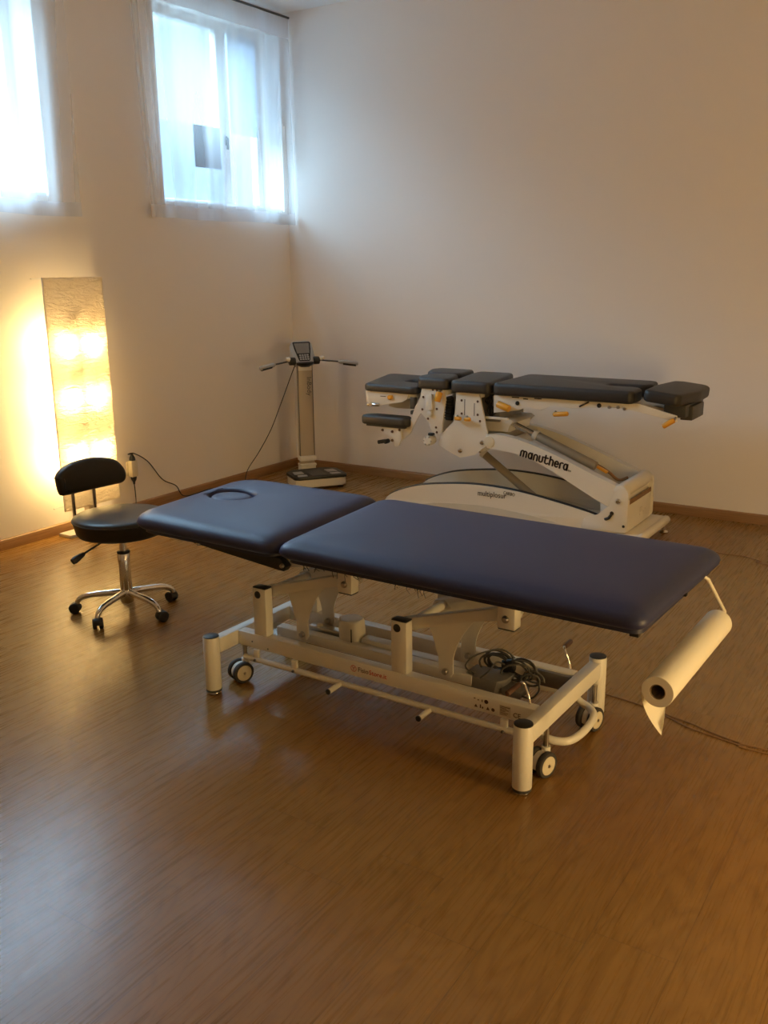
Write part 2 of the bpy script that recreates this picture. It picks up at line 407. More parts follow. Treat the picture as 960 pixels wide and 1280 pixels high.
tag(sign, 'dark brown rectangular sheet on the window behind the right curtain', 'sheet')
# ------------------------------------------------------------------ paper floor lamp against the left wall
LX0, LX1, LY0, LY1, LZ0, LZ1 = .045, .150, -2.345, -1.935, .165, 1.468
lamp = empty('floor_lamp', ((LX0+LX1)/2, (LY0+LY1)/2, 0), 0, 'glowing tall rectangular paper floor lamp standing against the left wall', 'lamp')
lo = lamp.location
mb = MB()
def shade(u, v):
    a, b = LX1-LX0, LY1-LY0; d = a+u*(a+b)
    z = LZ0+(LZ1-LZ0)*v
    if d < a: x, y, nx, ny = LX0+d, LY0, 0, -1
    elif d < a+b: x, y, nx, ny = LX1, LY0+d-a, 1, 0
    elif d < 2*a+b: x, y, nx, ny = LX1-(d-a-b), LY1, 0, 1
    else: x, y, nx, ny = LX0, LY1-(d-2*a-b), -1, 0
    k = .0014*math.sin(40*z+9*y+3*math.sin(13*y))*math.sin(PI*v)
    return (x+nx*k, y+ny*k, z)
mb.grid(shade, 104, 120)
mb.build('paper_shade', 'lamppaper', lamp, off=lo, ang=50)
mb = MB()
for y in (LY0+.006, LY1-.006):
    mb.box((LX1-.011, y-.004, LZ0), (LX1-.003, y+.004, LZ1))
for z in (LZ0+.004, LZ1-.006):
    mb.box((LX0, LY0+.004, z-.003), (LX0+.005, LY1-.004, z+.003)).box((LX1-.009, LY0+.004, z-.004), (LX1-.003, LY1-.004, z+.004))
mb.build('shade_frame', 'windowframe', lamp, off=lo, smooth=False)
mb = MB().box((.095, -2.168, .02), (.138, -2.118, 1.30), .003).box((.045, LY0+.02, 0), (.150, LY1-.02, .020), .004)
mb.build('lamp_stand', 'pale', lamp, off=lo)
for z in (1.10, .80, .475):
    for y in (-2.215, -2.045):
        b = MB().lathe([(0, -.034), (.009, -.032), (.016, -.022), (.020, -.006), (.0185, .010), (.012, .026), (.010, .034)], 16, (0, 0, 1), (.122, y, z)).build('light_bulb', 'bulb', lamp, off=lo)
        MB().cyl((.122, y, z+.034), (.122, y, z+.07), .013, 12).cyl((.122, y, z+.06), (.118, (-2.168 if y < -2.14 else -2.118), z+.06), .006, 8).build('bulb_socket', 'windowframe', b, off=lo)

# ------------------------------------------------------------------ wall outlet with two plugs
oy, oz = -1.711, .292
out = empty('wall_outlet', (.0, oy, oz), 0, 'cream wall outlet adaptor beside the glowing paper lamp', 'outlet')
MB().box((.0005, oy-.030, oz-.045), (.012, oy+.030, oz+.045), .004).build('outlet_plate', 'outlet', out, off=(0, oy, oz))
MB().box((.012, oy-.026, oz-.052), (.050, oy+.026, oz+.052), .006).build('adaptor_block', 'outlet', out, off=(0, oy, oz))
def plug(name, label, sgn, cord):
    z = oz+.0525*sgn
    o = empty(name, (.031, oy, z), 0, label, 'plug', 'plugs in the wall outlet'); l = (.031, oy, z)
    MB().lathe([(.019, 0), (.019, .008), (.016, .02), (.008, .034), (.006, .048), (0, .049)], 16, (0, 0, sgn), l).build('plug_body', 'black', o, off=l)
    MB().tube(spline(cord, 8), .0034, 8).build('power_cord', 'black', o, off=l)
    return o
def lw(p, x): return (x, p[0], p[1])
plug('power_plug', 'black plug in the top of the outlet with a cord looping right', 1,
     [(.031, oy, oz+.095), lw((-1.7427, 0.3877), .031), lw((-1.6937, 0.3848), .035), lw((-1.5811, 0.3129), .03), lw((-1.4604, 0.1728), .022), lw((-1.3406, 0.1054), .02), lw((-1.2584, 0.0164), .02), (.05, -1.0, .02), (.3, -1.05, .0036), (1.0, -1.6, .0036)])
plug('power_plug', 'black plug in the underside of the outlet with a cord hanging down', -1,
     [(.031, oy, oz-.098), (.030, oy+.004, oz-.15), (.029, oy+.004, .07), (.035, oy-.02, .012), (.05, -1.82, .0055), (.08, -1.925, .0055)])
# ------------------------------------------------------------------ blue treatment table (local axes: x along the table, y across, z up)
T = empty('treatment_table', BEDROOT, BEDROT, 'navy blue padded treatment table on a white wheeled steel base', 'treatment table')
LEN, WID, LH = 1.2386, .5768, .2216
def zpad(prof, dz): return [(i, z+dz) for i, z in prof]
PROF = [(.075, .592), (.030, .592), (.012, .596), (.003, .604), (0, .616), (.004, .628), (.013, .638), (.026, .646), (.042, .6515), (.060, .655)]
main_out = [(-.866, -.065), (.352, -.065), (.368, .640), (-.925, .648)]
def axis_pad(out, prof, rr, extra=None):
    """large soft cushion: rings shrink towards the middle, so the crown stays smooth"""
    p = subdiv(fillet(out, rr, 8), .03); cx = sum(q[0] for q in out)/4; cy = sum(q[1] for q in out)/4
    hx = max(abs(q.x-cx) for q in p); hy = max(abs(q.y-cy) for q in p)
    return [[(cx+(q.x-cx)*(1-i/hx), cy+(q.y-cy)*(1-i/hy), z) for q in p] for i, z in prof]
CROWN = PROF + [(.10, .6585), (.16, .661), (.24, .6622)]
MB().rings(axis_pad(main_out, CROWN, [.055, .05, .05, .06])).build('main_cushion', 'blue', T, ang=60)
head_out = [(-1.560, -.063), (-.872, -.063), (-.932, .648), (-1.628, .640)]
R = axis_pad(head_out, CROWN[:-2], [.10, .05, .05, .12])
ec, ea, eb = (-1.410, .325), .094, .078           # oval breathing hole
n = len(R[0])
def oval(a, b, z):
    # same number of points as the rings, in the same angular order
    out = []
    for q in R[-1]:
        t = math.atan2((q[1]-ec[1])/1.0, (q[0]-ec[0])/1.0); d = Vector((math.cos(t)/a, math.sin(t)/b)).length
        out.append((ec[0]+math.cos(t)/d, ec[1]+math.sin(t)/d, z))
    return out
def lerp_ring(a, b, t, z): return [(p[0]*(1-t)+q[0]*t, p[1]*(1-t)+q[1]*t, z) for p, q in zip(a, b)]
o1 = oval(ea+.020, eb+.020, .6600); o2 = oval(ea+.008, eb+.008, .6580); o3 = oval(ea+.002, eb+.002, .650); o4 = oval(ea, eb, .600)
HR = R + [lerp_ring(R[-1], o1, .35, .6605), lerp_ring(R[-1], o1, .7, .6612), o1, o2, o3, o4]
head = MB().rings(HR, True, False).build('head_cushion', 'blue', T, ang=60)
cov = [oval(ea-.006, eb-.006, .60), oval(ea-.006, eb-.006, .641), oval(ea-.009, eb-.009, .647), oval(ea-.018, eb-.018, .6525), oval(ea-.034, eb-.034, .6560), oval(ea-.055, eb-.050, .6570)]
MB().rings(cov).build('face_hole_plug', 'blue', head, ang=60)
# wooden boards and steel top frame under the cushions
MB().plate_z(fillet([(-.84, -.035), (.335, -.035), (.345, .612), (-.885, .615)], .04), .578, .5915).build('base_board', 'bluedark', T)
MB().plate_z(fillet([(-1.53, -.033), (-.90, -.033), (-.955, .615), (-1.59, .61)], .06), .578, .5915).build('base_board', 'bluedark', T)
mb = MB()
for y in (.12, .4168): mb.box((-.83, y, .545), (.30, y+.04, .577), .004)
for x in (-.83, -.30, .26): mb.box((x, .16, .547), (x+.04, .4168, .575), .004)
mb.build('top_frame', 'white', T)
# loose stitching threads hanging from the cushion edge
rt = random.Random(4); th = MB()
for k in range(22):
    x = -.78+.50*rt.random()**1.2; L_ = rt.uniform(.012, .034); dx = rt.uniform(-.012, .016)
    th.tube([(x, -.030, .592), (x+dx*.3, -.034, .585-L_*.5), (x+dx, -.030-rt.uniform(-.006, .008), .585-L_)], .0011, 5)
tag(th.build('loose_threads', 'black', T), kind='stuff')
# black hinged arms that carry the head section
for y in (.0, .545):
    a = MB().plate_y([(-1.30, .562), (-1.28, .576), (-.90, .572), (-.872, .545), (-.885, .528), (-.91, .530)], y, y+.03, .003).build('head_support_arm', 'black', T)
    for p in ((-1.270, .565), (-.888, .548)): MB().lathe([(0, -.006), (.006, -.006), (.008, 0), (.008, .004)], 14, (0, 1, 0), (p[0], y-.003, p[1])).build('hinge_bolt', 'steel', a)
    MB().plate_y([(-.905, .530), (-.885, .562), (-.80, .574), (-.76, .574), (-.80, .548)], y+.032, y+.052, .003).build('hinge_bracket', 'white', a)
MB().tube(spline([(-1.245, .045, .566), (-1.28, .05, .556), (-1.44, .052, .543), (-1.475, .062, .542), (-1.485, .085, .544), (-1.46, .11, .550), (-1.36, .13, .562), (-1.32, .135, .577)], 6), .0055, 10).build('release_handle', 'chrome', T)
# base: legs, end bars, side rails
for x in (0, -LEN):
    for y in (0, WID):
        l = MB().lathe([(.028, .018), (.0295, .020), (.0295, LH-.003), (.028, LH)], 40, None, (x, y, 0)).build('leg', 'white', T)
        MB().lathe([(.0, LH+.004), (.024, LH+.0035), (.0283, LH+.0015), (.0288, LH-.001), (.02, LH-.002)], 36, None, (x, y, 0)).build('end_cap', 'black', l)
        MB().lathe([(0, 0), (.021, 0), (.024, .002), (.024, .008), (.0275, .0085), (.029, .011), (.029, .019), (.02, .019)], 36, None, (x, y, 0)).build('foot', 'darkgrey', l)
        MB().lathe([(.0245, .0025), (.0252, .004), (.0252, .007), (.0245, .008)], 36, None, (x, y, 0), False).build('foot_ring', 'chrome', l)
for x in (0, -LEN):
    MB().box((x-.020, .024, .153), (x+.020, WID-.024, .209), .004).build('end_bar', 'white', T)
RA, RB = .120, .4168                             # outer near face of near rail, inner face of far rail
rails = []
for y in (RA, RB):
    rails.append(MB().box((-LEN+.0205, y, .153), (-.0205, y+.04, .209), .004).build('side_rail', 'white', T))
# posts
for x0 in (-1.138, -.539):
    for y in (RA, RB):
        p = MB().box((x0, y+.0005, .209), (x0+.060, y+.0395, .389), .003).build('post', 'white', T)
        MB().box((x0+.001, y+.001, .3892), (x0+.059, y+.039, .394), .002).build('end_cap', 'black', p)
        s_ = -1 if y == RA else 1; yy = y+.0005 if y == RA else y+.0395
        MB().lathe([(.0, .005), (.009, .0048), (.0135, .002), (.014, 0)], 20, (0, s_, 0), (x0+.024, yy, .366)).build('pivot_cap', 'black', p)
# parallelogram lift arms with curved lever plates
def curve2(a, b, c, n=8): return [tuple(Vector(a)*(1-t)**2+Vector(b)*2*t*(1-t)+Vector(c)*t*t) for t in [k/n for k in range(n+1)]]
for x0 in (-1.138, -.539):
    px, bx = x0+.030, x0+.030+.385
    arm = None
    for y, yp in ((.164, .196), (.377, .345)):
        out_ = [(px-.018, .350), (px-.024, .366), (px-.016, .382), (px+.10, .415), (bx-.04, .492), (bx, .497), (bx+.022, .480), (bx+.016, .462), (px+.24, .425), (px+.03, .352)]
        arm = MB().plate_y(out_, y, y+.0355, .003).build('lift_arm', 'white', T)
        MB().cyl((px, y-.004, .366), (px, y+.0355, .366), .012, 18).build('pivot_bushing', 'steel', arm)
    for y in (.200, .352):
        left = curve2((px+.055, .392), (px+.085, .33), (px+.105, .262)); right = curve2((px+.158, .270), (px+.185, .37), (px+.262, .440))
        lp = [(px+.105, .205), (px+.125, .192), (px+.15, .198), (px+.160, .215)]
        MB().plate_y(left+lp+right+[(px+.15, .424)], y, y+.005, .001).build('lever_plate', 'white', T)
        MB().lathe([(0, -.012), (.008, -.012), (.011, -.008), (.011, .0)], 16, (0, 1, 0), (px+.132, y-.001, .218)).build('lever_bolt', 'steel', T)
    # tube that joins the two arms
    MB().cyl((px+.02, .2, .372), (px+.02, .377, .372), .016, 16).build('cross_tube', 'white', T)
    MB().cyl((bx-.03, .2, .472), (bx-.03, .377, .472), .016, 16).build('cross_tube', 'white', T)
    for y in (.118, .412):
        b = MB().box((bx-.028, y, .446), (bx+.030, y+.044, .546), .003).build('frame_bracket', 'white', T)
        MB().box((bx-.026, y+.002, .442), (bx+.028, y+.042, .4458), .001).build('end_cap', 'black', b)
        MB().lathe([(0, -.008), (.007, -.008), (.010, -.005), (.012, -.003), (.012, .001)], 16, (0, 1, 0), (bx, y-.0005, .478)).build('bracket_bolt', 'steel', b)
    MB().box((px+.19, .10, .562), (px+.25, .14, .577), .002).build('buffer_pad', 'darkgrey', T)
# drawbar, motor, control box, cable bundle
MB().box((-1.13, .235, .168), (-.30, .275, .205), .003).build('draw_bar', 'white', T)
MB().box((-1.02, .290, .185), (-.84, .330, .215), .004).build('motor_rod', 'steel', T)
mo = MB().prism(fillet([(-.86, .255), (-.775, .255), (-.775, .335), (-.86, .335)], .028), lambda p: (p[0], p[1], .175), lambda p: (p[0]-.012, p[1]+.004, .278), .010, 3).build('lift_motor', 'pale', T)
MB().box((-.800, .2535, .205), (-.796, .2555, .255)).build('motor_slot', 'black', mo, smooth=False)
MB().box((-.775, .275, .180), (-.62, .325, .222), .012).build('motor_housing', 'pale', T)
MB().box((-1.218, .225, .152), (-1.02, .345, .168), .003).build('cross_plate', 'white', T)
MB().box((-.62, .30, .156), (-.30, .34, .196), .004).build('push_bar', 'white', T)
cb = MB().prism([(-.345, .235), (-.22, .235), (-.20, .27), (-.20, .33), (-.345, .33)], lambda p: (p[0], p[1], .155), lambda p: (p[0]+.01, p[1]+.006, .205), .006).build('control_box', 'grey', T)
MB().box((-.20, .25, .158), (-.13, .32, .182), .005).build('plug_socket', 'grey', T)
MB().box((-.145, .400, .150), (-.025, .4166, .205), .004).build('fuse_box', 'grey', T)
rc = random.Random(11)
def bundle(cx, cy, cz, ra, rb, turns, tilt, r, m, seed):
    q = random.Random(seed); pts = []
    for k in range(turns*18+1):
        a = 2*PI*k/18; j = 1+.10*math.sin(a*.37+seed)
        u, v = ra*math.cos(a)*j, rb*math.sin(a)*j
        if k % 18 == 0: jit = (q.uniform(-.010, .010), q.uniform(-.006, .006), q.uniform(-.5, .5))
        wv = .016*math.sin(a*.21+seed)+jit[2]*.03*math.sin(a+seed)+q.uniform(-.001, .001); u += jit[0]; v += jit[1]*math.cos(a)
        pts.append((cx+u*math.cos(tilt)-wv*math.sin(tilt), cy+wv*1.4+.3*u*math.sin(tilt), cz+v))
    return MB().tube(pts, r, 7)
bundle(-.262, .350, .222, .046, .030, 7, .1, .0034, M['cable'], 1).build('cable_bundle', 'cable', T)
bundle(-.180, .340, .216, .046, .030, 6, .25, .0034, M['cable'], 2).build('cable_bundle', 'cable', T)
bundle(-.125, .335, .205, .036, .022, 3, .5, .0034, M['cable'], 3).build('cable_bundle', 'cable', T)
MB().tube(spline([(-.30, .25, .206), (-.325, .24, .235), (-.30, .27, .268), (-.24, .33, .278), (-.20, .35, .25)], 8), .003, 7).tube(spline([(-.27, .24, .205), (-.24, .245, .235), (-.235, .29, .25), (-.215, .33, .225)], 8), .003, 7).tube(spline([(-.10, .32, .205), (-.09, .30, .18), (-.10, .27, .165), (-.13, .26, .168)], 8), .003, 7).build('cable_lead', 'cable', T)
MB().lathe([(.017, -.02), (.021, -.018), (.021, .018), (.017, .02)], 16, (1, .2, .3), (-.215, .335, .226)).build('cable_tie', 'black', T)
# foot bar: long tube below the near rail with two pedal stubs, repeated on the far side
for y, sg in ((.118, -1), (.458, 1)):
    yy = y+.0
    fb = MB().cyl((-LEN+.05, yy, .112), (-.02, yy, .118), .0105, 16).build('foot_bar', 'white', T)
    for x in (-.745, -.385):
        MB().cyl((x, yy, .114), (x, yy+sg*.072, .112), .0095, 14).build('pedal_stub', 'white', fb)
        MB().cyl((x, yy+sg*.072, .112), (x, yy+sg*.078, .112), .0102, 14, .002).build('end_cap', 'black', fb)
    for x in (-1.13, -.95, -.12):
        MB().box((x-.012, yy-.006, .112), (x+.012, yy+.006, .1528), .002).build('foot_bar_hanger', 'white', fb)
        MB().lathe([(0, .006), (.004, .005), (.006, 0)], 10, (0, sg, 0), (x, yy+sg*.0103, .113)).build('hanger_screw', 'darkgrey', fb)
# wheel bar bent out under the end bar
MB().tube(spline([(-.02, .160, .118), (-.005, .163, .104), (.03, .172, .097), (.062, .198, .095), (.075, .26, .095), (.073, .345, .095), (.058, .405, .095), (.03, .435, .098), (.0, .442, .106), (-.02, .444, .118)], 6), .0125, 14).build('wheel_bar', 'white', T)
# casters
def caster(x, y, rot, stem_top):
    ca = MB().cyl((x, y, .085), (x, y, stem_top), .0085, 14).build('caster', 'steel', T)
    cs, sn = math.cos(rot), math.sin(rot)
    ax = Vector((-sn, cs, 0)); fw = Vector((cs, sn, 0)); c0 = Vector((x, y, .041))-fw*.022
    mb = MB(); out_ = []
    for k in range(15):
        a = PI*(-.15)+PI*1.25*k/14; out_.append((math.cos(a)*.036, math.sin(a)*.036))
    mb.prism(out_, lambda p: c0+fw*p[0]+Vector((0, 0, p[1]))-ax*.010, lambda p: c0+fw*p[0]+Vector((0, 0, p[1]))+ax*.010, .003)
    mb.cyl((x, y, .066), (x, y, .088), .014, 16)
    mb.build('caster_fork', 'white', ca)
    for s in (-1, 1):
        c1 = c0+ax*s*.011
        wv = MB().lathe([(.030, 0), (.038, .001), (.041, .005), (.041, .016), (.0385, .020), (.031, .0205), (.030, .019)], 32, ax*s, c1).build('wheel', 'rubber', ca)
        MB().lathe([(0, .022), (.008, .0225), (.022, .0215), (.0295, .0205), (.0302, .018), (.0302, .001), (0, .001)], 28, ax*s, c1).build('hub_cap', 'outlet', wv)
        MB().lathe([(0, .0242), (.005, .024), (.006, .0215)], 14, ax*s, c1).build('axle', 'steel', wv)
caster(.010, .143, 1.30, .152); caster(.022, .500, 1.38, .152)
caster(-LEN+.022, .150, 1.22, .152); caster(-LEN+.020, .472, 1.5, .152)
# wheel cranks: bent chrome levers with round brown grips
for y in (RA+.02, RB+.03):
    sg = -1 if y < .3 else 1
    cr = MB().tube(spline([(-.045, y, .2140), (-.052, y, .24), (-.066, y+.001, .272), (-.072, y+sg*.006, .280), (-.074, y+sg*.02, .279)], 5), .0042, 10).build('wheel_crank', 'chrome', T)
    MB().cyl((-.074, y+sg*.018, .279), (-.082, y+sg*.085, .272), .0085, 14, .002).build('crank_grip', 'brownprint', cr)
# paper roll holder bent down at the far corner of the main section
MB().tube([(.30, .500, .585), (.335, .525, .583), (.350, .537, .570), (.372, .690, .420), (.371, .694, .408), (.370, .680, .403), (.370, .33, .4045), (.370, .10, .4060)], .0055, 10).build('roll_holder', 'cream', T)
MB().box((.325, .30, .586), (.352, .315, .592)).box((.30, -.02, .565), (.325, .0, .579), .002).build('board_clip', 'black', T)
# print on the near rail
lg = rails[0]; fx = frame_m((-.699, RA-.0002, .176), (1, 0, 0), (0, 0, 1))
mb = MB(); c_ = [(.011*math.cos(a), .009+.011*math.sin(a), 0) for a in [2*PI*k/28 for k in range(28)]]
mb.tube(c_, .0011, 4, closed=True)
for q in ((-.006, .015), (.006, .015), (0, .001)): mb.tube([(0, .009, 0), (q[0], q[1], 0)], .0011, 4)
mb.xf(frame_m((-.692, RA-.0002, .173), (1, 0, 0), (0, 0, 1))).build('round_emblem', 'red', lg)
text('rail_lettering', 'Fisio', .024, 'brownprint', lg, frame_m((-.674, RA-.0006, .175), (1, 0, 0), (0, 0, 1)))
text('rail_lettering', 'Store.it', .024, 'red', lg, frame_m((-.628, RA-.0006, .175), (1, 0, 0), (0, 0, 1)))
text('rail_lettering', 'CE', .022, 'brownprint', lg, frame_m((-.092, RA-.0006, .166), (1, 0, 0), (0, 0, 1)))
MB().box((-.138, RA-.0006, .160), (-.100, RA+.0002, .196)).build('rating_plate', 'pale', lg, smooth=False)
mb = MB()
for k, z in enumerate((.190, .185, .180, .175, .170, .165)): mb.box((-.136, RA-.0010, z), (-.136+(.034, .022, .030, .018, .028, .024)[k], RA-.0004, z+.002))
mb.build('plate_lines', 'brownprint', lg, smooth=False)
mb = MB()
def tri(x, z, s): mb.prism([(x, z), (x+s, z), (x+s/2, z+s*.9)], lambda p: (p[0], RA-.001, p[1]), lambda p: (p[0], RA-.0003, p[1]))
tri(-.226, .166, .012); tri(-.184, .166, .012); mb.box((-.206, RA-.001, .166), (-.202, RA-.0003, .178)).box((-.199, RA-.001, .166), (-.194, RA-.0003, .172))
mb.lathe([(0, 0), (.006, 0)], 14, (0, -1, 0), (-.160, RA-.0008, .171)); mb.lathe([(.004, 0), (.007, 0)], 16, (0, -1, 0), (-.184, RA-.0008, .192))
mb.box((-.228, RA-.001, .193), (-.222, RA-.0003, .196)).box((-.214, RA-.001, .190), (-.210, RA-.0003, .194)).box((-.200, RA-.001, .188), (-.197, RA-.0003, .196))
mb.build('warning_symbols', 'brownprint', lg, smooth=False)
mb = MB()
for x in (-1.15, -1.075): mb.lathe([(0, .0015), (.003, .001), (.0035, 0)], 10, (0, -1, 0), (x, RA-.0002, .178 if x < -1.1 else .165))
mb.build('rail_screw', 'darkgrey', lg)

# paper roll on its holder (a thing of its own)
trm = Matrix.Translation(BEDROOT) @ Matrix.Rotation(BEDROT, 4, 'Z')
roll = empty('paper_roll', trm @ Vector((.370, .324, .405)), BEDROT, 'white couch paper roll hanging from the end of the blue table', 'paper roll')
off = (.370, .324, .405)
PR = .0435
MB().lathe([(.0215, 0), (.0425, 0), (PR, .0012), (PR, .5908), (.0425, .592), (.0215, .592), (.0215, 0)], 48, (0, 1, 0), (.370, .028, .405), False).build('paper_winding', 'paper', roll, off=off)
MB().lathe([(.019, .001), (.0214, .001), (.0214, .591), (.019, .591), (.019, .001)], 32, (0, 1, 0), (.370, .028, .405), False).build('cardboard_core', 'card', roll, off=off)
def tail(u, v):
    # u along the roll, v down: the torn corner hangs longest near the front end and curls under
    width = .36*(1-v)**.9+.012; y = .032+.022*v**2+u*width*1.0
    a = PI+1.0*v; z = .405-.105*v-.030*v*(1-u); x = .370-PR*1.01+.055*v**1.7
    return (x-.004*math.sin(PI*v), y, z)
MB().grid(tail, 16, 18).build('loose_paper_end', 'paper', roll, off=off)
# ------------------------------------------------------------------ white adjustment table with charcoal cushions, by the back wall
# outlines are in room metres: x along the back wall, z up; y is minus the distance from that wall
G = empty('adjustment_table', (2.25, -.69, 0), 0, 'white adjusting table with split charcoal cushions standing by the back wall', 'treatment table')
go = Vector((2.25, -.69, 0))
def gp(mb, name, m, parent=G, **k): return mb.build(name, m, parent, off=go, **k)
GP = [(.03, -.066), (.012, -.066), (.003, -.060), (0, -.050), (0, -.018), (.003, -.008), (.010, -.002), (.02, 0)]
def gpad(name, outl, r, ztop, th=.066, mx=None):
    s = th/.066; mb = pad(outl, r, [(i, ztop+z*s) for i, z in GP], 7)
    if mx: mb.xf(mx)
    return gp(mb, name, 'charcoal', ang=60)
gpad('main_cushion', [(2.155, -.955), (2.945, -.955), (2.965, -.93), (2.965, -.80), (2.925, -.745), (2.74, -.735), (2.74, -.665), (2.925, -.655), (2.965, -.60), (2.945, -.445), (2.90, -.42), (2.140, -.42)], [.04, .05, .04, .05, .05, .03, .03, .05, .05, .05, .05, .05], .868, .068)
gpad('thorax_cushion', [(1.882, -.955), (2.142, -.955), (2.12, -.80), (2.09, -.60), (2.045, -.42), (1.80, -.42), (1.82, -.58), (1.87, -.82)], [.05, .04, .3, .3, .05, .06, .3, .3], .868, .068)
gpad('shoulder_cushion', [(1.665, -.950), (1.868, -.950), (1.848, -.82), (1.81, -.70), (1.72, -.69), (1.63, -.74), (1.625, -.86)], [.05, .03, .2, .05, .06, .06, .06], .876, .068)
gpad('shoulder_cushion', [(1.60, -.685), (1.80, -.68), (1.79, -.50), (1.775, -.42), (1.53, -.42), (1.50, -.50), (1.545, -.62)], [.05, .05, .2, .05, .05, .06, .05], .876, .068)
hm = Matrix.Translation((1.45, -.7, .80)) @ Matrix.Rotation(math.radians(.6), 4, 'Y') @ Matrix.Rotation(math.radians(1.0), 4, 'X') @ Matrix.Translation((-1.45, .7, -.80))
gpad('head_cushion', [(1.285, -.955), (1.665, -.955), (1.64, -.85), (1.585, -.755), (1.45, -.745), (1.45, -.665), (1.555, -.655), (1.56, -.55), (1.42, -.45), (1.16, -.45), (1.22, -.70)], [.05, .05, .1, .05, .03, .03, .05, .08, .06, .06, .3], .820, .045, hm)
gpad('arm_cushion', [(1.268, -.975), (1.585, -.975), (1.615, -.93), (1.575, -.865), (1.33, -.86), (1.275, -.90)], [.04, .05, .05, .05, .05, .05], .628, .058)
fm = Matrix.Translation((3.11, -.7, .85)) @ Matrix.Rotation(math.radians(6), 4, 'Y') @ Matrix.Translation((-3.11, .7, -.85))
gpad('foot_cushion', [(3.012, -.945), (3.185, -.950), (3.205, -.92), (3.245, -.70), (3.235, -.47), (3.20, -.43), (3.07, -.43), (3.03, -.47), (3.005, -.70)], [.04, .03, .04, .3, .05, .05, .05, .05, .3], .872, .062, fm)
Y1, Y2 = -.945, -.455                            # near and far side planes
def both(f):
    for y in (Y1+.02, Y2-.02): f(y)
# bed of the main section
gp(MB().plate_y([(2.1507, 0.7949), (2.9931, 0.8017), (3.1866, 0.7532), (3.1889, 0.7205), (2.9528, 0.7653), (2.8442, 0.7789), (2.7524, 0.7639), (2.6267, 0.7508), (2.5059, 0.7599), (2.4410, 0.7288), (2.3637, 0.7457), (2.3062, 0.7192), (2.1528, 0.6945)], -.92, -.910, .002), 'side_cover', 'cream')
gp(MB().plate_y([(2.1507, 0.7949), (2.9931, 0.8017), (3.1866, 0.7532), (3.1889, 0.7205), (2.9528, 0.7653), (2.6267, 0.7508), (2.3062, 0.7192), (2.1528, 0.6945)], -.49, -.48, .002), 'side_cover', 'cream')
gp(MB().box((2.16, -.908, .770), (2.90, -.492, .799), .004), 'section_frame', 'cream')
gp(MB().plate_y([(2.17, .735), (2.40, .745), (2.66, .758), (2.88, .762), (2.88, .77), (2.17, .77)], -.80, -.58, .003), 'drop_section', 'grey')
gp(MB().plate_y([(2.84, .765), (3.15, .722), (3.18, .722), (3.18, .758), (2.84, .80)], -.80, -.56, .004), 'foot_extension', 'cream')
gp(MB().box((3.10, -.86, .735), (3.215, -.52, .800), .006).box((3.17, -.80, .715), (3.235, -.58, .790), .006), 'foot_bracket', 'darkgrey')
# orange release handles
def grip(p0, p1, y, r=.013):
    h = gp(MB().cyl((p0[0], y, p0[1]), (p1[0], y-.012, p1[1]), r, 16, .006), 'release_handle', 'orange')
    gp(MB().cyl((p0[0], y+.03, p0[1]+.012), (p0[0], y-.004, p0[1]), .006, 10), 'handle_stem', 'steel', h)
grip((2.5253, 0.7155), (2.6128, 0.7263), -.94); grip((3.1814, 0.7350), (3.1267, 0.6977), -.94, .014)
grip((2.1865, 0.7497), (2.2662, 0.7280), -.94, .020); grip((1.8195, 0.7975), (1.8091, 0.7407), -.955, .020)
grip((1.9213, 0.6489), (1.9633, 0.6521), -.95, .012); grip((1.9842, 0.6490), (2.0257, 0.6522), -.95, .012)
mb = MB()
for p in ((2.3002, 0.7593), (2.7739, 0.7783)): mb.lathe([(0, .010), (.008, .009), (.012, .004), (.012, 0)], 16, (0, -1, 0), (p[0], -.9199, p[1]))
gp(mb, 'adjuster_knob', 'black')
mb = MB()
for a, b in (((2.2650, 0.7908), (2.3090, 0.7913)), ((2.3335, 0.7862), (2.3625, 0.7858)), ((2.4007, 0.7927), (2.4435, 0.7911))): mb.box((a[0], -.9210, a[1]-.003), (b[0], -.9196, a[1]+.003))
mb.box((2.66, -.925, .775), (2.72, -.9196, .784), .001, Matrix.Rotation(-.5, 3, 'Y'))
gp(mb, 'side_markings', 'blackprint', smooth=False)
mb = MB()
for p in ((2.8314, 0.7737), (2.8791, 0.7770), (2.9140, 0.7710)): mb.cyl((p[0], -.93, p[1]), (p[0], -.91, p[1]), .009, 12, .002)
gp(mb, 'adjuster_screw', 'steel')
# tall side plates that carry the thorax cushion
tp = [(1.9114, 0.8032), (2.0566, 0.8119), (2.0649, 0.7757), (2.1145, 0.5806), (2.1211, 0.5065), (2.0754, 0.4717), (2.0291, 0.4364), (1.9396, 0.4133), (1.8587, 0.4439), (1.7933, 0.4765), (1.8039, 0.5305), (1.8362, 0.5668), (1.8947, 0.6239), (1.9045, 0.7047)]
near = None
for y in (-.92, -.47):
    pl = gp(MB().plate_y(fillet(tp, .012, 3), y, y+.012, .002), 'support_plate', 'cream')
    near = near or pl
mb = MB()
for p in ((1.9461, 0.7519), (2.0499, 0.7518), (1.9471, 0.6749), (2.0512, 0.6756), (2.0672, 0.6396)): mb.lathe([(0, .004), (.005, .0035), (.0075, 0)], 12, (0, -1, 0), (p[0], -.9199, p[1]))
gp(mb, 'plate_screw', 'brownprint', near)
mb = MB()
for p in ((1.9391, 0.4540), (2.0823, 0.5147)): mb.lathe([(0, .008), (.010, .007), (.014, .003), (.015, 0)], 16, (0, -1, 0), (p[0], -.9199, p[1]))
gp(mb, 'plate_bolt', 'chrome', near)
mb = MB()
for a, b in (((1.9669, 0.7602), (1.9655, 0.6669)), ((2.0295, 0.7412), (2.0306, 0.6671))): mb.box((a[0]-.002, -.9206, b[1]), (a[0]+.002, -.9196, a[1]))
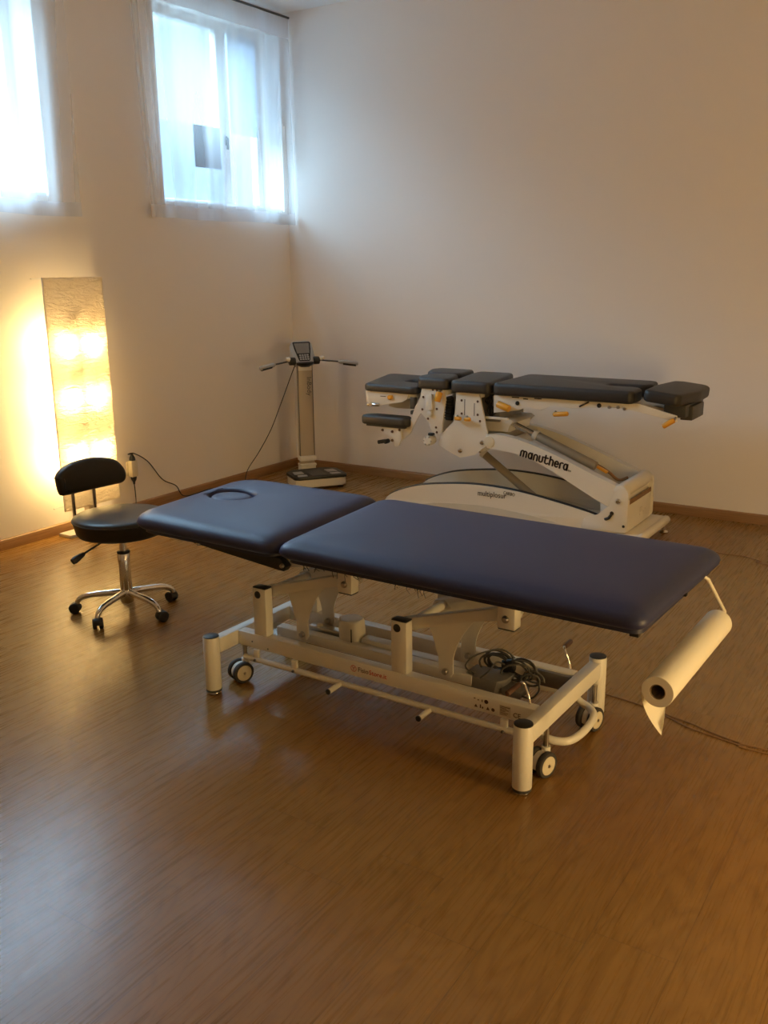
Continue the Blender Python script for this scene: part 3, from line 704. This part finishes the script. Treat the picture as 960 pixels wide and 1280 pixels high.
gp(mb, 'plate_slot', 'blackprint', near, smooth=False)
gp(MB().box((1.90, -.908, .770), (2.06, -.458, .802), .004).box((1.80, -.85, .445), (2.06, -.53, .50), .01).cyl((1.93, -.90, .455), (1.93, -.47, .455), .02, 18).cyl((2.08, -.90, .517), (2.08, -.47, .517), .02, 18), 'cross_frame', 'cream')
gp(MB().box((2.035, -.85, .630), (2.16, -.52, .80), .006), 'hinge_block', 'grey')
mb = MB()
for k in range(4): mb.tube(spline([(2.10+.008*k, -.862, .79), (2.115-.014*k, -.866, .75), (2.09+.018*k, -.868, .70), (2.12-.010*k, -.864, .65)], 6), .005, 7)
gp(mb, 'hydraulic_hose', 'black')
gp(MB().plate_y([(2.0574, 0.6469), (2.2207, 0.6500), (2.2462, 0.6335), (2.2115, 0.6169), (2.2125, 0.5752), (2.0693, 0.5678)], -.84, -.54, .006), 'lift_yoke', 'cream')
gp(MB().box((2.06, -.90, .653), (2.235, -.885, .668), .004), 'yoke_rail', 'white')
# shoulder support, head boom and arm rest bracket on the head end
sp = [(1.6828, 0.8084), (1.8345, 0.8126), (1.8456, 0.7477), (1.8302, 0.6521), (1.8200, 0.5559), (1.7929, 0.5392), (1.7436, 0.5688), (1.7325, 0.6112), (1.6773, 0.6648), (1.6382, 0.5990), (1.6043, 0.5329), (1.5587, 0.4946), (1.5300, 0.4772), (1.5246, 0.5262), (1.5704, 0.5595), (1.6102, 0.6212), (1.6384, 0.6957), (1.6718, 0.7506)]
for y in (-.93, -.48):
    pl = gp(MB().plate_y(fillet(sp, .010, 3), y, y+.014, .002), 'shoulder_plate', 'cream')
    if y < -.9:
        mb = MB()
        for p in ((1.6938, 0.7568), (1.7862, 0.8027), (1.6883, 0.6824), (1.7868, 0.6917), (1.7269, 0.6300), (1.7818, 0.5815), (1.7874, 0.5532), (1.7592, 0.8035)): mb.lathe([(0, .005), (.005, .0045), (.0075, 0)], 12, (0, -1, 0), (p[0], -.9299, p[1]))
        gp(mb, 'plate_screw', 'brownprint', pl)
        gp(MB().plate_y(fillet([(1.7160, 0.7736), (1.7596, 0.7810), (1.7653, 0.6867), (1.7162, 0.6785)], .008, 3), -.945, -.931, .003).cyl((1.745, -.952, .665), (1.745, -.93, .665), .016, 16, .004), 'cam_lever', 'white', pl)
        gp(MB().box((1.74, -.955, .533), (1.775, -.931, .549), .004), 'latch', 'black', pl)
gp(MB().box((1.69, -.915, .775), (1.85, -.465, .806), .004), 'shoulder_frame', 'cream')
gp(MB().box((1.815, -.88, .62), (1.86, -.50, .76), .006), 'spring_block', 'darkgrey')
mb = MB()
for z in [.63+.016*k for k in range(8)]: mb.tube([(1.845+.022*math.cos(a), -.895+.022*math.sin(a), z+.016*a/6.283) for a in [2*PI*k/12 for k in range(13)]], .004, 6)
gp(mb, 'coil_spring', 'black')
gp(MB().plate_y([(1.8504, 0.7738), (1.8771, 0.7661), (1.8890, 0.6443), (1.8784, 0.6340)], -.86, -.83, .002), 'brace_plate', 'grey')
gp(MB().plate_y(fillet([(1.7262, 0.5760), (1.7974, 0.6010), (1.8513, 0.6483), (1.8833, 0.6602), (1.8837, 0.6221), (1.8356, 0.5801), (1.7814, 0.5418)], .008, 3), -.86, -.53, .004), 'link_arm', 'cream')
gp(MB().plate_y([(1.7874, 0.5484), (1.8304, 0.5338), (1.8309, 0.4899), (1.8586, 0.4632), (1.7768, 0.4750)], -.86, -.54, .004), 'boom_block', 'pale')
kn = gp(MB().cyl((1.742, -.965, .502), (1.742, -.90, .502), .030, 24, .006), 'lock_knob', 'cream')
mb = MB()
for k in range(6):
    a = k*PI/3; mb.ball((1.742+.024*math.cos(a), -.962, .502+.024*math.sin(a)), .006, 8)
gp(mb, 'knob_studs', 'steel', kn)
# head section tray
hp = [(1.2836, 0.7764), (1.5944, 0.7805), (1.5830, 0.7366), (1.5491, 0.7174), (1.4404, 0.6980), (1.3762, 0.6789), (1.3233, 0.6753), (1.2941, 0.6980)]
for y in (-.935, -.50):
    hs = gp(MB().plate_y(fillet(hp, .006, 3), y, y+.012, .002), 'head_tray_side', 'cream')
    if y < -.9:
        gp(MB().lathe([(0, .014), (.012, .013), (.015, .008), (.015, 0)], 16, (0, -1, 0), ((1.4639, 0.7410)[0], -.9349, (1.4639, 0.7410)[1])).box(((1.4696, 0.7438)[0], -.949, (1.4696, 0.7438)[1]-.012), ((1.4868, 0.7449)[0], -.935, (1.4696, 0.7438)[1]+.012), .004), 'side_knob', 'orange', hs)
        gp(MB().box(((1.3946, 0.7439)[0], -.9356, (1.3946, 0.7439)[1]-.002), ((1.4352, 0.7465)[0], -.9348, (1.3946, 0.7439)[1]+.002)), 'side_marking', 'blackprint', hs, smooth=False)
gp(MB().box((1.30, -.923, .742), (1.63, -.488, .768), .004), 'head_tray', 'cream')
gp(MB().plate_y([(1.3509, 0.6783), (1.5761, 0.7277), (1.6600, 0.7475), (1.6040, 0.6520), (1.3974, 0.6469), (1.3388, 0.6576)], -.76, -.60, .004), 'head_boom', 'pale')
gp(MB().cyl((1.33, -.95, .690), (1.33, -.48, .690), .012, 14).cyl((1.30, -.94, .688), (1.39, -.94, .692), .010, 12, .003), 'boom_rod', 'chrome')
gp(MB().box((1.585, -.90, .640), (1.64, -.80, .665), .005).box((1.60, -.93, .68), (1.635, -.90, .75), .004), 'tilt_latch', 'darkgrey')
# arm rest bracket
gp(MB().plate_y(fillet([(1.4039, 0.5672), (1.5482, 0.5689), (1.5477, 0.4902), (1.5302, 0.4491), (1.5014, 0.4414), (1.4846, 0.4995), (1.4153, 0.5433)], .006, 3), -.945, -.930, .002), 'arm_rest_bracket', 'cream')
gp(MB().box((1.30, -.955, .558), (1.58, -.875, .5695), .003), 'arm_rest_board', 'darkgrey')
gp(MB().cyl((1.448, -.972, .472), (1.448, -.93, .472), .014, 16, .004).cyl((1.405, -.985, .468), (1.435, -.945, .472), .012, 14, .003), 'arm_rest_knob', 'black')
mb = MB()
for p in ((1.4153, 0.5383), (1.4849, 0.5342), (1.4844, 0.4797), (1.5366, 0.5484)): mb.lathe([(0, .010), (.006, .009), (.009, 0)], 12, (0, -1, 0), (p[0], -.9449, p[1]))
gp(mb, 'bracket_screw', 'brownprint')
# main lift arm: two curved side beams with cross tubes
au = [(2.1045, 0.5658), (2.1959, 0.5713), (2.3455, 0.5453), (2.5160, 0.4931), (2.7054, 0.4224), (2.9116, 0.3434)]
al = [(2.8599, 0.2302), (2.7346, 0.2865), (2.5680, 0.3715), (2.4122, 0.4418), (2.2735, 0.4742), (2.1112, 0.4868)]
def sm(pts): return [(p.x, p.y) for p in spline([(a, b, 0) for a, b in pts], 6)]
arm_t = sm(au) + sm(al)
beams = []
for y in (-.925, -.520):
    beams.append(gp(MB().plate_y(arm_t, y, y+.055, .010), 'lift_beam', 'cream', ang=50))
gp(MB().cyl((2.25, -.87, .52), (2.25, -.52, .52), .03, 20), 'beam_tube', 'cream')
gp(MB().cyl((2.62, -.87, .375), (2.62, -.52, .375), .028, 20), 'beam_tube', 'cream')
gp(MB().cyl((2.13, -.93, .525), (2.13, -.455, .525), .034, 24, .004), 'pivot_collar', 'outlet')
# arched side skirts of the base with black edge trim
ru = [(1.40, .070), (1.445, .128), (1.55, .178), (1.70, .221), (1.94, .254), (2.13, .262), (2.33, .251), (2.54, .222), (2.74, .186), (2.86, .155)]
rl = [(2.93, .030), (2.70, .075), (2.45, .118), (2.15, .140), (1.90, .132), (1.70, .105), (1.52, .045), (1.44, .025), (1.39, .03)]
rlo = [(2.93, .028), (2.0, .028), (1.44, .028), (1.39, .035)]
arch = sm(ru) + rlo
skirts = []
for y in (Y1+.02, Y2-.02):
    sk = gp(MB().plate_y(arch, y, y+.035, .006), 'base_skirt', 'cream', ang=50); skirts.append(sk)
    gp(MB().plate_y(sm(rl[:-1])+[(1.44, .026), (2.93, .026)], y-.0035, y+.002, .002), 'skirt_panel', 'pale', sk, ang=50)
    pts = [(p.x, y+.012, p.z+.002) for p in spline([(a, 0, b) for a, b in ru[1:]], 8)]
    pts = [p for p in pts if p[0] < 2.83]+[(2.845, y-.003, .163), (2.862, y-.006, .172), (2.875, y-.006, .192)]
    gp(MB().tube(pts, .0085, 8), 'edge_trim', 'black', sk)
gp(MB().box((1.46, -.89, .028), (2.93, -.51, .060), .006).box((2.36, -.87, .06), (2.82, -.52, .10), .02), 'base_tray', 'pale')
# hydraulic struts
def strut(a, b, y, r0, r1, f):
    a = Vector((a[0], y, a[1])); b = Vector((b[0], y, b[1])); m_ = a.lerp(b, f)
    o = gp(MB().cyl(m_, b, r0, 20, .004), 'lift_cylinder', 'steel2'); gp(MB().cyl(a, m_, r1, 16), 'piston_rod', 'chrome', o)
    gp(MB().cyl(m_.lerp(a, .02), m_.lerp(b, .06), r0*1.12, 20, .003), 'cylinder_collar', 'pale', o)
M['steel2'] = mat('taupe_cylinder_paint', (.30, .26, .20), .4, .2)
strut((2.2082, 0.6267), (2.7295, 0.4209), -.80, .026, .017, .28)
strut((1.9694, 0.4258), (2.3329, 0.1765), -.72, .024, .015, .04)
# foot box of the lift at the right end, with side plates
ep = [(2.9155, 0.3527), (2.9475, 0.3300), (2.9593, 0.1226), (2.7875, 0.1392), (2.7803, 0.1928), (2.8416, 0.2369), (2.8818, 0.3222)]
bx = gp(MB().plate_y(fillet([(2.93, .355), (2.962, .325), (2.965, .10), (2.70, .085), (2.72, .150), (2.80, .185), (2.86, .24), (2.89, .33)], .02, 4), -.930, -.90, .006), 'pivot_cheek', 'cream', ang=50)
gp(MB().plate_y(fillet([(2.93, .355), (2.962, .325), (2.965, .10), (2.70, .085), (2.72, .150), (2.80, .185), (2.86, .24), (2.89, .33)], .02, 4), -.50, -.47, .006), 'pivot_cheek', 'cream', ang=50)
p = (2.9090, 0.2700)
gp(MB().lathe([(0, .012), (.010, .011), (.016, .005), (.017, 0)], 18, (0, -1, 0), (p[0], -.9299, p[1])), 'pivot_bolt', 'chrome', bx)
gp(MB().lathe([(0, .004), (.006, .003), (.008, 0)], 14, (0, -1, 0), (2.945, -.9299, .135)).lathe([(0, .005), (.009, .004), (.011, 0)], 14, (0, -1, 0), (2.877, -.9299, .200)), 'panel_screw', 'blackprint', bx)
gp(MB().cyl((2.915, -.928, .322), (2.915, -.472, .322), .040, 28, .012), 'pivot_tube', 'cream')
eb = gp(MB().box((2.80, -.90, .095), (2.958, -.50, .245), .006).box((2.90, -.90, .245), (2.94, -.50, .30), .004), 'end_panel', 'cream')
gp(MB().box((2.956, -.892, .248), (2.9585, -.508, .272)), 'panel_slot', 'cablebrown', eb, smooth=False)
gp(MB().box((2.9578, -.70, .165), (2.9590, -.66, .195)).box((2.9578, -.64, .155), (2.9590, -.63, .163)).box((2.9578, -.61, .165), (2.9590, -.60, .173)).box((2.9578, -.70, .148), (2.9590, -.69, .156)), 'panel_print', 'pale', eb, smooth=False)
gp(MB().box((2.90, -.95, .050), (3.03, -.42, .092), .012).cyl((3.035, -.955, .072), (3.035, -.425, .072), .024, 20, .008), 'end_foot_beam', 'cream')
gp(MB().box((1.38, -.95, .03), (1.46, -.42, .07), .012), 'end_foot_beam', 'cream')
for x, y in ((3.03, -.925), (3.03, -.455), (1.42, -.925), (1.42, -.455)):
    f = gp(MB().lathe([(0, 0), (.022, 0), (.026, .004), (.022, .010), (.010, .014), (.010, .06)], 20, None, (x, y, 0)), 'levelling_foot', 'chrome')
gp(MB().tube(spline([(2.665, -.76, .420), (2.70, -.75, .425), (2.78, -.74, .385), (2.84, -.74, .345), (2.88, -.70, .355)], 8), .0085, 8), 'hose', 'cablebrown')
gp(MB().box((2.70, -.78, .398), (2.79, -.755, .412), .003, Matrix.Rotation(.43, 3, 'Y')), 'caution_strip', 'orange')
# lettering on the near beam: rounded monoline letters
def A(cx, cy, rx, ry, a0, a1, n=10): return [(cx+rx*math.cos(math.radians(a0+(a1-a0)*k/n)), cy+ry*math.sin(math.radians(a0+(a1-a0)*k/n))) for k in range(n+1)]
x0, S = 0.0, []
def add(st, wd):
    global x0
    S.extend([[(p[0]+x0, p[1]) for p in s] for s in st]); x0 += wd
aL = ([[(.5, .5)]+A(.25, .5, .25, .5, 20, 340, 16)+[(.5, .5)], [(.52, 1.0), (.52, 0)]], .86)
add([[(0, 0), (0, .7)]+A(.22, .7, .22, .3, 180, 0)+[(.44, 0)], A(.66, .7, .22, .3, 180, 0)+[(.88, 0)]], 1.22)
add(*aL)
add([[(0, 0), (0, .68)]+A(.25, .68, .25, .32, 180, 0)+[(.5, 0)]], .82)
add([[(0, 1), (0, .32)]+A(.25, .32, .25, .32, 180, 360)+[(.5, 1)]], .80)
add([[(.12, 1.4), (.12, .3)]+A(.37, .3, .25, .3, 180, 330), [(-.06, 1.0), (.5, 1.0)]], .84)
add([[(0, 1.45), (0, 0)], [(0, .68)]+A(.25, .68, .25, .32, 180, 0)+[(.5, 0)]], .80)
add([[(.02, .5), (.5, .5)]+A(.26, .5, .25, .5, 0, 315, 16)], .80)
add([[(0, 0), (0, .7)]+A(.25, .7, .25, .3, 180, 60)], .58)
add(*aL)
a, b = (2.3262, 0.4456), (2.6134, 0.4023)
# baseline ends measured on the beam face
base0 = Vector(((2.3281, 0.4642)[0], -.9256, (2.3281, 0.4642)[1])); base1 = Vector(((2.6085, 0.4085)[0], -.9256, (2.6085, 0.4085)[1]))
d = base1-base0; sc_ = d.length/(x0-.30)
mw = frame_m(base0, d, (0, 0, 1)) @ Matrix.Diagonal((sc_, sc_*.84, 1, 1))
gp(ribbon(S, .25, .0012).xf(mw), 'beam_lettering', 'blackprint', beams[0], smooth=False)
def gtext(s, size, p0, p1, y, m, parent, sx=1.0):
    o = Vector((p0[0], y, p0[1])); e = Vector((p1[0], y, p1[1]))
    return text('skirt_lettering', s, size, m, parent, frame_m(o, e-o, (0, 0, 1)), ext=.0005, off=go, sx=sx)
gtext('tm', .018, (2.6133, 0.4054), (2.6297, 0.4018), -.9258, 'blackprint', beams[0])
gtext('multiplosur', .046, (2.0617, 0.2010), (2.2527, 0.2029), -.9262, 'blackprint', skirts[0], .87)
gtext('CARBO', .028, (2.2267, 0.2278), (2.3077, 0.2216), -.9262, 'blackprint', skirts[0], .78)

# ------------------------------------------------------------------ black wheeled stool
SX, SY = 1.345, -2.985
st = empty('wheeled_stool', (SX, SY, 0), 0, 'black round wheeled stool with low backrest and chrome star base', 'stool')
so = (SX, SY, 0)
def sb(mb, name, m, parent=st, **k): return mb.build(name, m, parent, off=so, **k)
sb(MB().lathe([(0, .372), (.165, .372), (.185, .378), (.194, .390), (.203, .430), (.206, .442), (.204, .452), (.196, .459), (.18, .463), (.12, .466), (.05, .468), (0, .4685)], 56, None, so), 'seat', 'blackvinyl', ang=60)
sb(MB().lathe([(.2045, .4395), (.2085, .4425), (.2085, .4455), (.2045, .448)], 56, None, so, False), 'seat_piping', 'blackvinyl', ang=70)
sb(MB().box((SX-.09, SY-.07, .352), (SX+.08, SY+.07, .3718), .006).cyl((SX, SY, .345), (SX, SY, .36), .05, 24), 'seat_plate', 'black')
col = sb(MB().cyl((SX, SY, .085), (SX, SY, .285), .0265, 28, .002), 'column', 'chrome')
sb(MB().cyl((SX, SY, .27), (SX, SY, .356), .0165, 24), 'gas_piston', 'chrome', col)
sb(MB().cyl((SX, SY, .280), (SX, SY, .292), .0285, 28, .003), 'column_collar', 'black', col)
hub = sb(MB().lathe([(0, .050), (.026, .050), (.030, .056), (.031, .10), (.028, .112), (.02, .114)], 28, None, so), 'base_hub', 'chrome')
lev = sb(MB().tube([(SX-.02, SY-.05, .358), (SX-.02, SY-.10, .352), (SX-.03, SY-.215, .317)], .0045, 8), 'height_lever', 'black')
LVR = ((1.2674, -3.0483), (1.2725, -3.1233))
sb(MB().lathe([(.004, 0), (.010, .006), (.0145, .035), (.016, .055), (.013, .066), (0, .068)], 16, Vector((-.10, -.8, -.32)), (SX-.026, SY-.19, .326)), 'lever_grip', 'black', lev)
for k in range(5):
    px, py = ((1.157, -3.111), (1.382, -3.191), (1.557, -2.997), (1.420, -2.775), (1.205, -2.850))[k]
    dv = Vector((px-SX, py-SY, 0)); L_ = dv.length; dv.normalize()
    P = lambda r, z: Vector((SX, SY, z))+dv*r
    lg_ = sb(MB().tube(spline([P(.022, .098), P(L_*.35, .094), P(L_*.66, .088), P(L_*.86, .078), P(L_*.97, .062), P(L_, .046)], 6), [.0155]*6+[.0145]*6+[.0135]*6+[.0125]*6+[.0115]*7, 14), 'base_leg', 'chrome')
    fw = Vector((math.cos(k*1.9+.6), math.sin(k*1.9+.6), 0)); ax = Vector((-fw.y, fw.x, 0)); c0 = P(L_, .024)-fw*.012
    mb = MB()
    for s_ in (-1, 1): mb.lathe([(0, .004), (.017, .004), (.0235, .007), (.0238, .018), (.020, .022), (0, .023)], 22, ax*s_, c0)
    out_ = [(math.cos(a)*.026, math.sin(a)*.026) for a in [PI*(-.05)+PI*1.05*q/12 for q in range(13)]]
    cas = sb(mb, 'caster', 'black', lg_)
    sb(MB().prism(out_, lambda p: c0+fw*p[0]+Vector((0, 0, p[1]))-ax*.021, lambda p: c0+fw*p[0]+Vector((0, 0, p[1]))+ax*.021, .005).cyl(P(L_, .03), P(L_, .056), .009, 14), 'caster_hood', 'black', cas)
# backrest: kidney shaped pad, carried by two flat chrome bars from under the seat
BX = 1.085
bo = [(-3.1026, 0.6152), (-3.0731, 0.6458), (-2.9959, 0.6682), (-2.8820, 0.6703), (-2.7803, 0.6469), (-2.7309, 0.6053), (-2.7159, 0.5598), (-2.7342, 0.5281), (-2.7935, 0.5244), (-2.9260, 0.5263), (-3.0608, 0.5300), (-3.0897, 0.5434)]
bq = [Vector((q.x, q.y)) for q in spline([(a[0], a[1], 0) for a in bo+bo[:1]], 5)[:-1]]; cy_ = sum(q.x for q in bq)/len(bq)
def bend(q, x): return (x+.35*(q.x-cy_)**2-.012, q.x, q.y)
sb(MB().rings([[bend(q, BX+xx) for q in inset(bq, i)] for i, xx in ((.026, -.024), (.014, -.023), (.004, -.018), (0, -.008), (0, .010), (.004, .018), (.014, .024), (.026, .0255))]), 'backrest', 'blackvinyl', ang=60)
for y in ((-3.0060, 0.4661)[0], (-2.8861, 0.4665)[0]):
    sb(MB().tube(spline([(SX-.06, y*.6+SY*.4, .360), (1.13, y, .362), (1.085, y, .372), (1.066, y, .41), (1.064, y, .50), (1.066, y, .62)], 6), .0085, 10), 'backrest_bar', 'chrome')

# ------------------------------------------------------------------ body analyser scale in the corner
KA = math.radians(55.2); KX, KY = .560, -.500
K = empty('body_scale', (KX, KY, 0), KA, 'body analysis scale with display head and hand grips in the room corner', 'scale')
foot = [(-.185, -.115), (.185, -.13), (.185, .10), (.12, .155), (-.12, .155), (-.185, .10)]
MB().plate_z(fillet(foot, .03), .018, .074, .006).build('scale_body', 'white', K)
pf = MB().plate_z(fillet([(p[0]*1.03, p[1]*1.04) for p in foot], .03), .0742, .094, .006).build('foot_platform', 'black', K)
for x in (-1, 1):
    for y, h in ((-.065, .05), (.035, .085)):
        MB().plate_z(fillet([(x*.125-.036, y-h/2), (x*.125+.036, y-h/2), (x*.118+.034, y+h/2), (x*.118-.034, y+h/2)], .008), .0935, .0955, .0006).build('foot_electrode', 'silver', pf)
MB().plate_z([(-.055, -.09), (.055, -.09), (.055, .10), (-.055, .10)], .0935, .0945).build('platform_recess', 'darkgrey', pf, smooth=False)
for x in (-.15, .15):
    for y in (-.09, .09): MB().cyl((x, y, 0), (x, y, .019), .02, 16, .003).build('rubber_foot', 'rubber', K)
PY = .205
MB().box((-.058, PY-.035, .030), (.058, PY+.035, .115), .006).box((-.06, PY-.09, .02), (.06, PY, .06), .004).build('column_foot', 'white', K)
MB().box((-.061, PY-.045, .112), (.061, PY+.03, .128), .004).box((-.061, PY-.045, .150), (.061, PY+.03, .185), .006).build('column_clamp', 'white', K)
cl = MB().rings([[(x+.0, PY+y, z) for x, y in fillet([(-.055*s, -.022), (.055*s, -.022), (.055*s, .022), (-.055*s, .022)], .010, 4)] for z, s in ((.128, 1.0), (.50, .98), (.835, .96))]).build('column', 'acrylic', K)
MB().box((-.056, PY-.0225, .15), (-.052, PY-.018, .835)).box((.052, PY-.0225, .15), (.056, PY-.018, .835)).build('column_edge', 'darkgrey', cl, smooth=False)
MB().box((-.050, PY-.026, .80), (.050, PY+.02, .842), .004).build('column_top', 'white', K)
text('column_lettering', 'InBody', .048, 'darkgrey', cl, frame_m((.012, PY-.0228, .755), (0, 0, -1), (1, 0, 0)), sx=1.0)
# display head, tilted back
HM = Matrix.Translation((0, PY-.01, .86)) @ Matrix.Rotation(math.radians(58), 4, 'X')
ho = [(-.070, -.022), (.070, -.022), (.086, .02), (.083, .10), (.078, .145), (.060, .160), (-.060, .160), (-.078, .145), (-.083, .10), (-.086, .02)]
def headp(mb): return mb.xf(HM)
hd = headp(pad(ho, .02, [(.02, -.045), (.006, -.040), (0, -.03), (0, .005), (.005, .014), (.014, .018)])).build('display_head', 'silver', K)
headp(MB().plate_z(fillet([(-.040, -.002), (.040, -.002), (.060, .09), (.066, .148), (-.066, .148), (-.060, .09)], .008), .0175, .0200, .0008)).build('display_bezel', 'screen', hd)
headp(MB().plate_z(fillet([(-.045, .058), (.045, .058), (.056, .138), (-.056, .138)], .004), .0198, .0206, .0003)).build('screen', 'grey', hd)
mb = MB()
for i in range(4):
    for j in range(3): mb.box((-.034+i*.0185, .006+j*.016, .0198), (-.020+i*.0185, .017+j*.016, .0222), .001)
headp(mb).build('key_pad', 'silver', hd)
MB().lathe([(0, .825), (.035, .826), (.062, .842), (.070, .858), (.05, .864)], 28, None, (0, PY-.012, 0)).build('head_neck', 'black', K)
for s in (-1, 1):
    hl = MB().cyl((s*.066, PY-.01, .868), (s*.112, PY-.01, .868), .028, 20, .006).build('grip_holder', 'black', K)
    MB().lathe([(0, -.01), (.014, -.01), (.016, 0), (.010, .02), (0, .021)], 14, (s, 0, .3), (s*.122, PY-.03, .884)).build('holder_pin', 'white', hl)
    a = Vector((s*.105, PY-.01, .870)); b = Vector((s*.235, PY-.075, .858)); c = Vector((s*.36, PY-.140, .842))
    MB().tube([a, a.lerp(b, .5), b], .006, 10).build('grip_arm', 'darkgrey', hl)
    g = MB().tube([b, b.lerp(c, .08), b.lerp(c, .2), b.lerp(c, .9), c], [.010, .015, .0165, .0165, .010], 14).build('hand_grip', 'silver', hl)
    MB().tube([b.lerp(c, .25)+Vector((0, 0, -.006)), b.lerp(c, .9)+Vector((0, 0, -.006))], .0150, 12).build('grip_electrode', 'black', g)
inv = (Matrix.Translation((KX, KY, 0)) @ Matrix.Rotation(KA, 4, 'Z')).inverted()
MB().tube(spline([inv @ Vector(q) for q in ((.36, -.44, .845), (.335, -.46, .77), (.255, -.50, .55), (.195, -.54, .38), (.125, -.60, .22), (.06, -.66, .09), (.10, -.75, .006), (.20, -.95, .0042))], 8), .0032, 7).build('power_cord', 'black', K)

# ------------------------------------------------------------------ floor cords: two strands of the blue table's cable, another cable behind
def cord(name, pts, r, m, label):
    o = MB().tube(spline(pts, 10), r, 8).build(name, m); return tag(o, label, 'cord')
def fz(p, z=.0034): return (p[0], p[1], z)
cord('floor_cord', [fz((3.4508, -2.6775)), fz((3.5037, -2.6834)), fz((3.5650, -2.6910)), fz((3.6268, -2.7044)), fz((3.7174, -2.7269)), fz((3.8044, -2.7485)), fz((3.8908, -2.7804)), fz((3.9830, -2.7988)), fz((4.0920, -2.7980)), fz((5.3, -2.72)), fz((6.88, -2.60))], .0026, 'cablebrown', 'brown cord on the floor passing under the white paper roll')
cord('floor_cord', [fz((3.6598, -2.7200)), fz((3.7311, -2.7460)), fz((3.8052, -2.7811)), fz((3.8903, -2.7997)), fz((3.9871, -2.8176)), fz((4.0968, -2.8244)), fz((5.3, -2.78)), fz((6.88, -2.66))], .0026, 'cablebrown', 'second brown floor cord, just in front of the one under the roll')
cord('floor_cord', [fz((3.3234, -0.7018)), fz((3.4331, -0.7216)), fz((3.5333, -0.7119)), fz((3.6226, -0.7559)), fz((3.7707, -0.8226)), fz((5.3, -1.05)), fz((6.88, -.9))], .0026, 'cablebrown', 'thin brown cord on the floor behind the right end of the blue table')

# ------------------------------------------------------------------ light
world = bpy.data.worlds.new('sky'); bpy.context.scene.world = world; world.use_nodes = True
nt = world.node_tree; bg = nt.nodes['Background']
tc = nt.nodes.new('ShaderNodeTexCoord'); sp_ = nt.nodes.new('ShaderNodeSeparateXYZ'); nt.links.new(tc.outputs['Generated'], sp_.inputs[0])
rp = nt.nodes.new('ShaderNodeValToRGB'); nt.links.new(sp_.outputs['Z'], rp.inputs[0])
e = rp.color_ramp.elements; e[0].position = .22; e[0].color = (.034, .053, .068, 1); e[1].position = .50; e[1].color = (.50, .75, 1, 1)
nt.links.new(rp.outputs[0], bg.inputs[0]); bg.inputs[1].default_value = SKY
def lamp_light(name, loc, power, col, r):
    l = bpy.data.lights.new(name, 'POINT'); l.energy = power; l.color = col; l.shadow_soft_size = r
    o = bpy.data.objects.new(name, l); C.objects.link(o); o.location = loc; return o
WARM = (1, .67, .26)
for i_, (lx, ly, lz, p_) in enumerate(LAMPS): lamp_light('room_lamp_light', (lx, ly, lz), p_, WARM, .16)

for a_, b_ in (W1, W2):                # portals guide the sky light through the windows
    l = bpy.data.lights.new('window_portal', 'AREA'); l.shape = 'RECTANGLE'; l.size = WZ[1]-WZ[0]; l.size_y = b_-a_; l.cycles.is_portal = True
    o = bpy.data.objects.new('window_portal', l); C.objects.link(o); o.location = (-.27, (a_+b_)/2, (WZ[0]+WZ[1])/2); o.rotation_euler = (0, -PI/2, 0)

# ------------------------------------------------------------------ camera
cam = bpy.data.cameras.new('camera'); co = bpy.data.objects.new('camera', cam); C.objects.link(co)
cam.sensor_fit = 'VERTICAL'; cam.sensor_height = 36; cam.lens = 1166.3*36/1280; cam.clip_start = .05
co.matrix_world = CAMMAT
sc = bpy.context.scene; sc.camera = co
vs = sc.view_settings; sc.display_settings.display_device = 'sRGB'
vs.view_transform = 'Standard'; vs.look = 'None'; vs.exposure = EXPO; vs.gamma = 1; vs.use_curve_mapping = False
sc.cycles.use_denoising = True; sc.cycles.max_bounces = 12; sc.cycles.diffuse_bounces = 6; sc.cycles.transmission_bounces = 8; sc.cycles.transparent_max_bounces = 12
sc.cycles.sample_clamp_indirect = 6; sc.cycles.caustics_reflective = False; sc.cycles.caustics_refractive = False
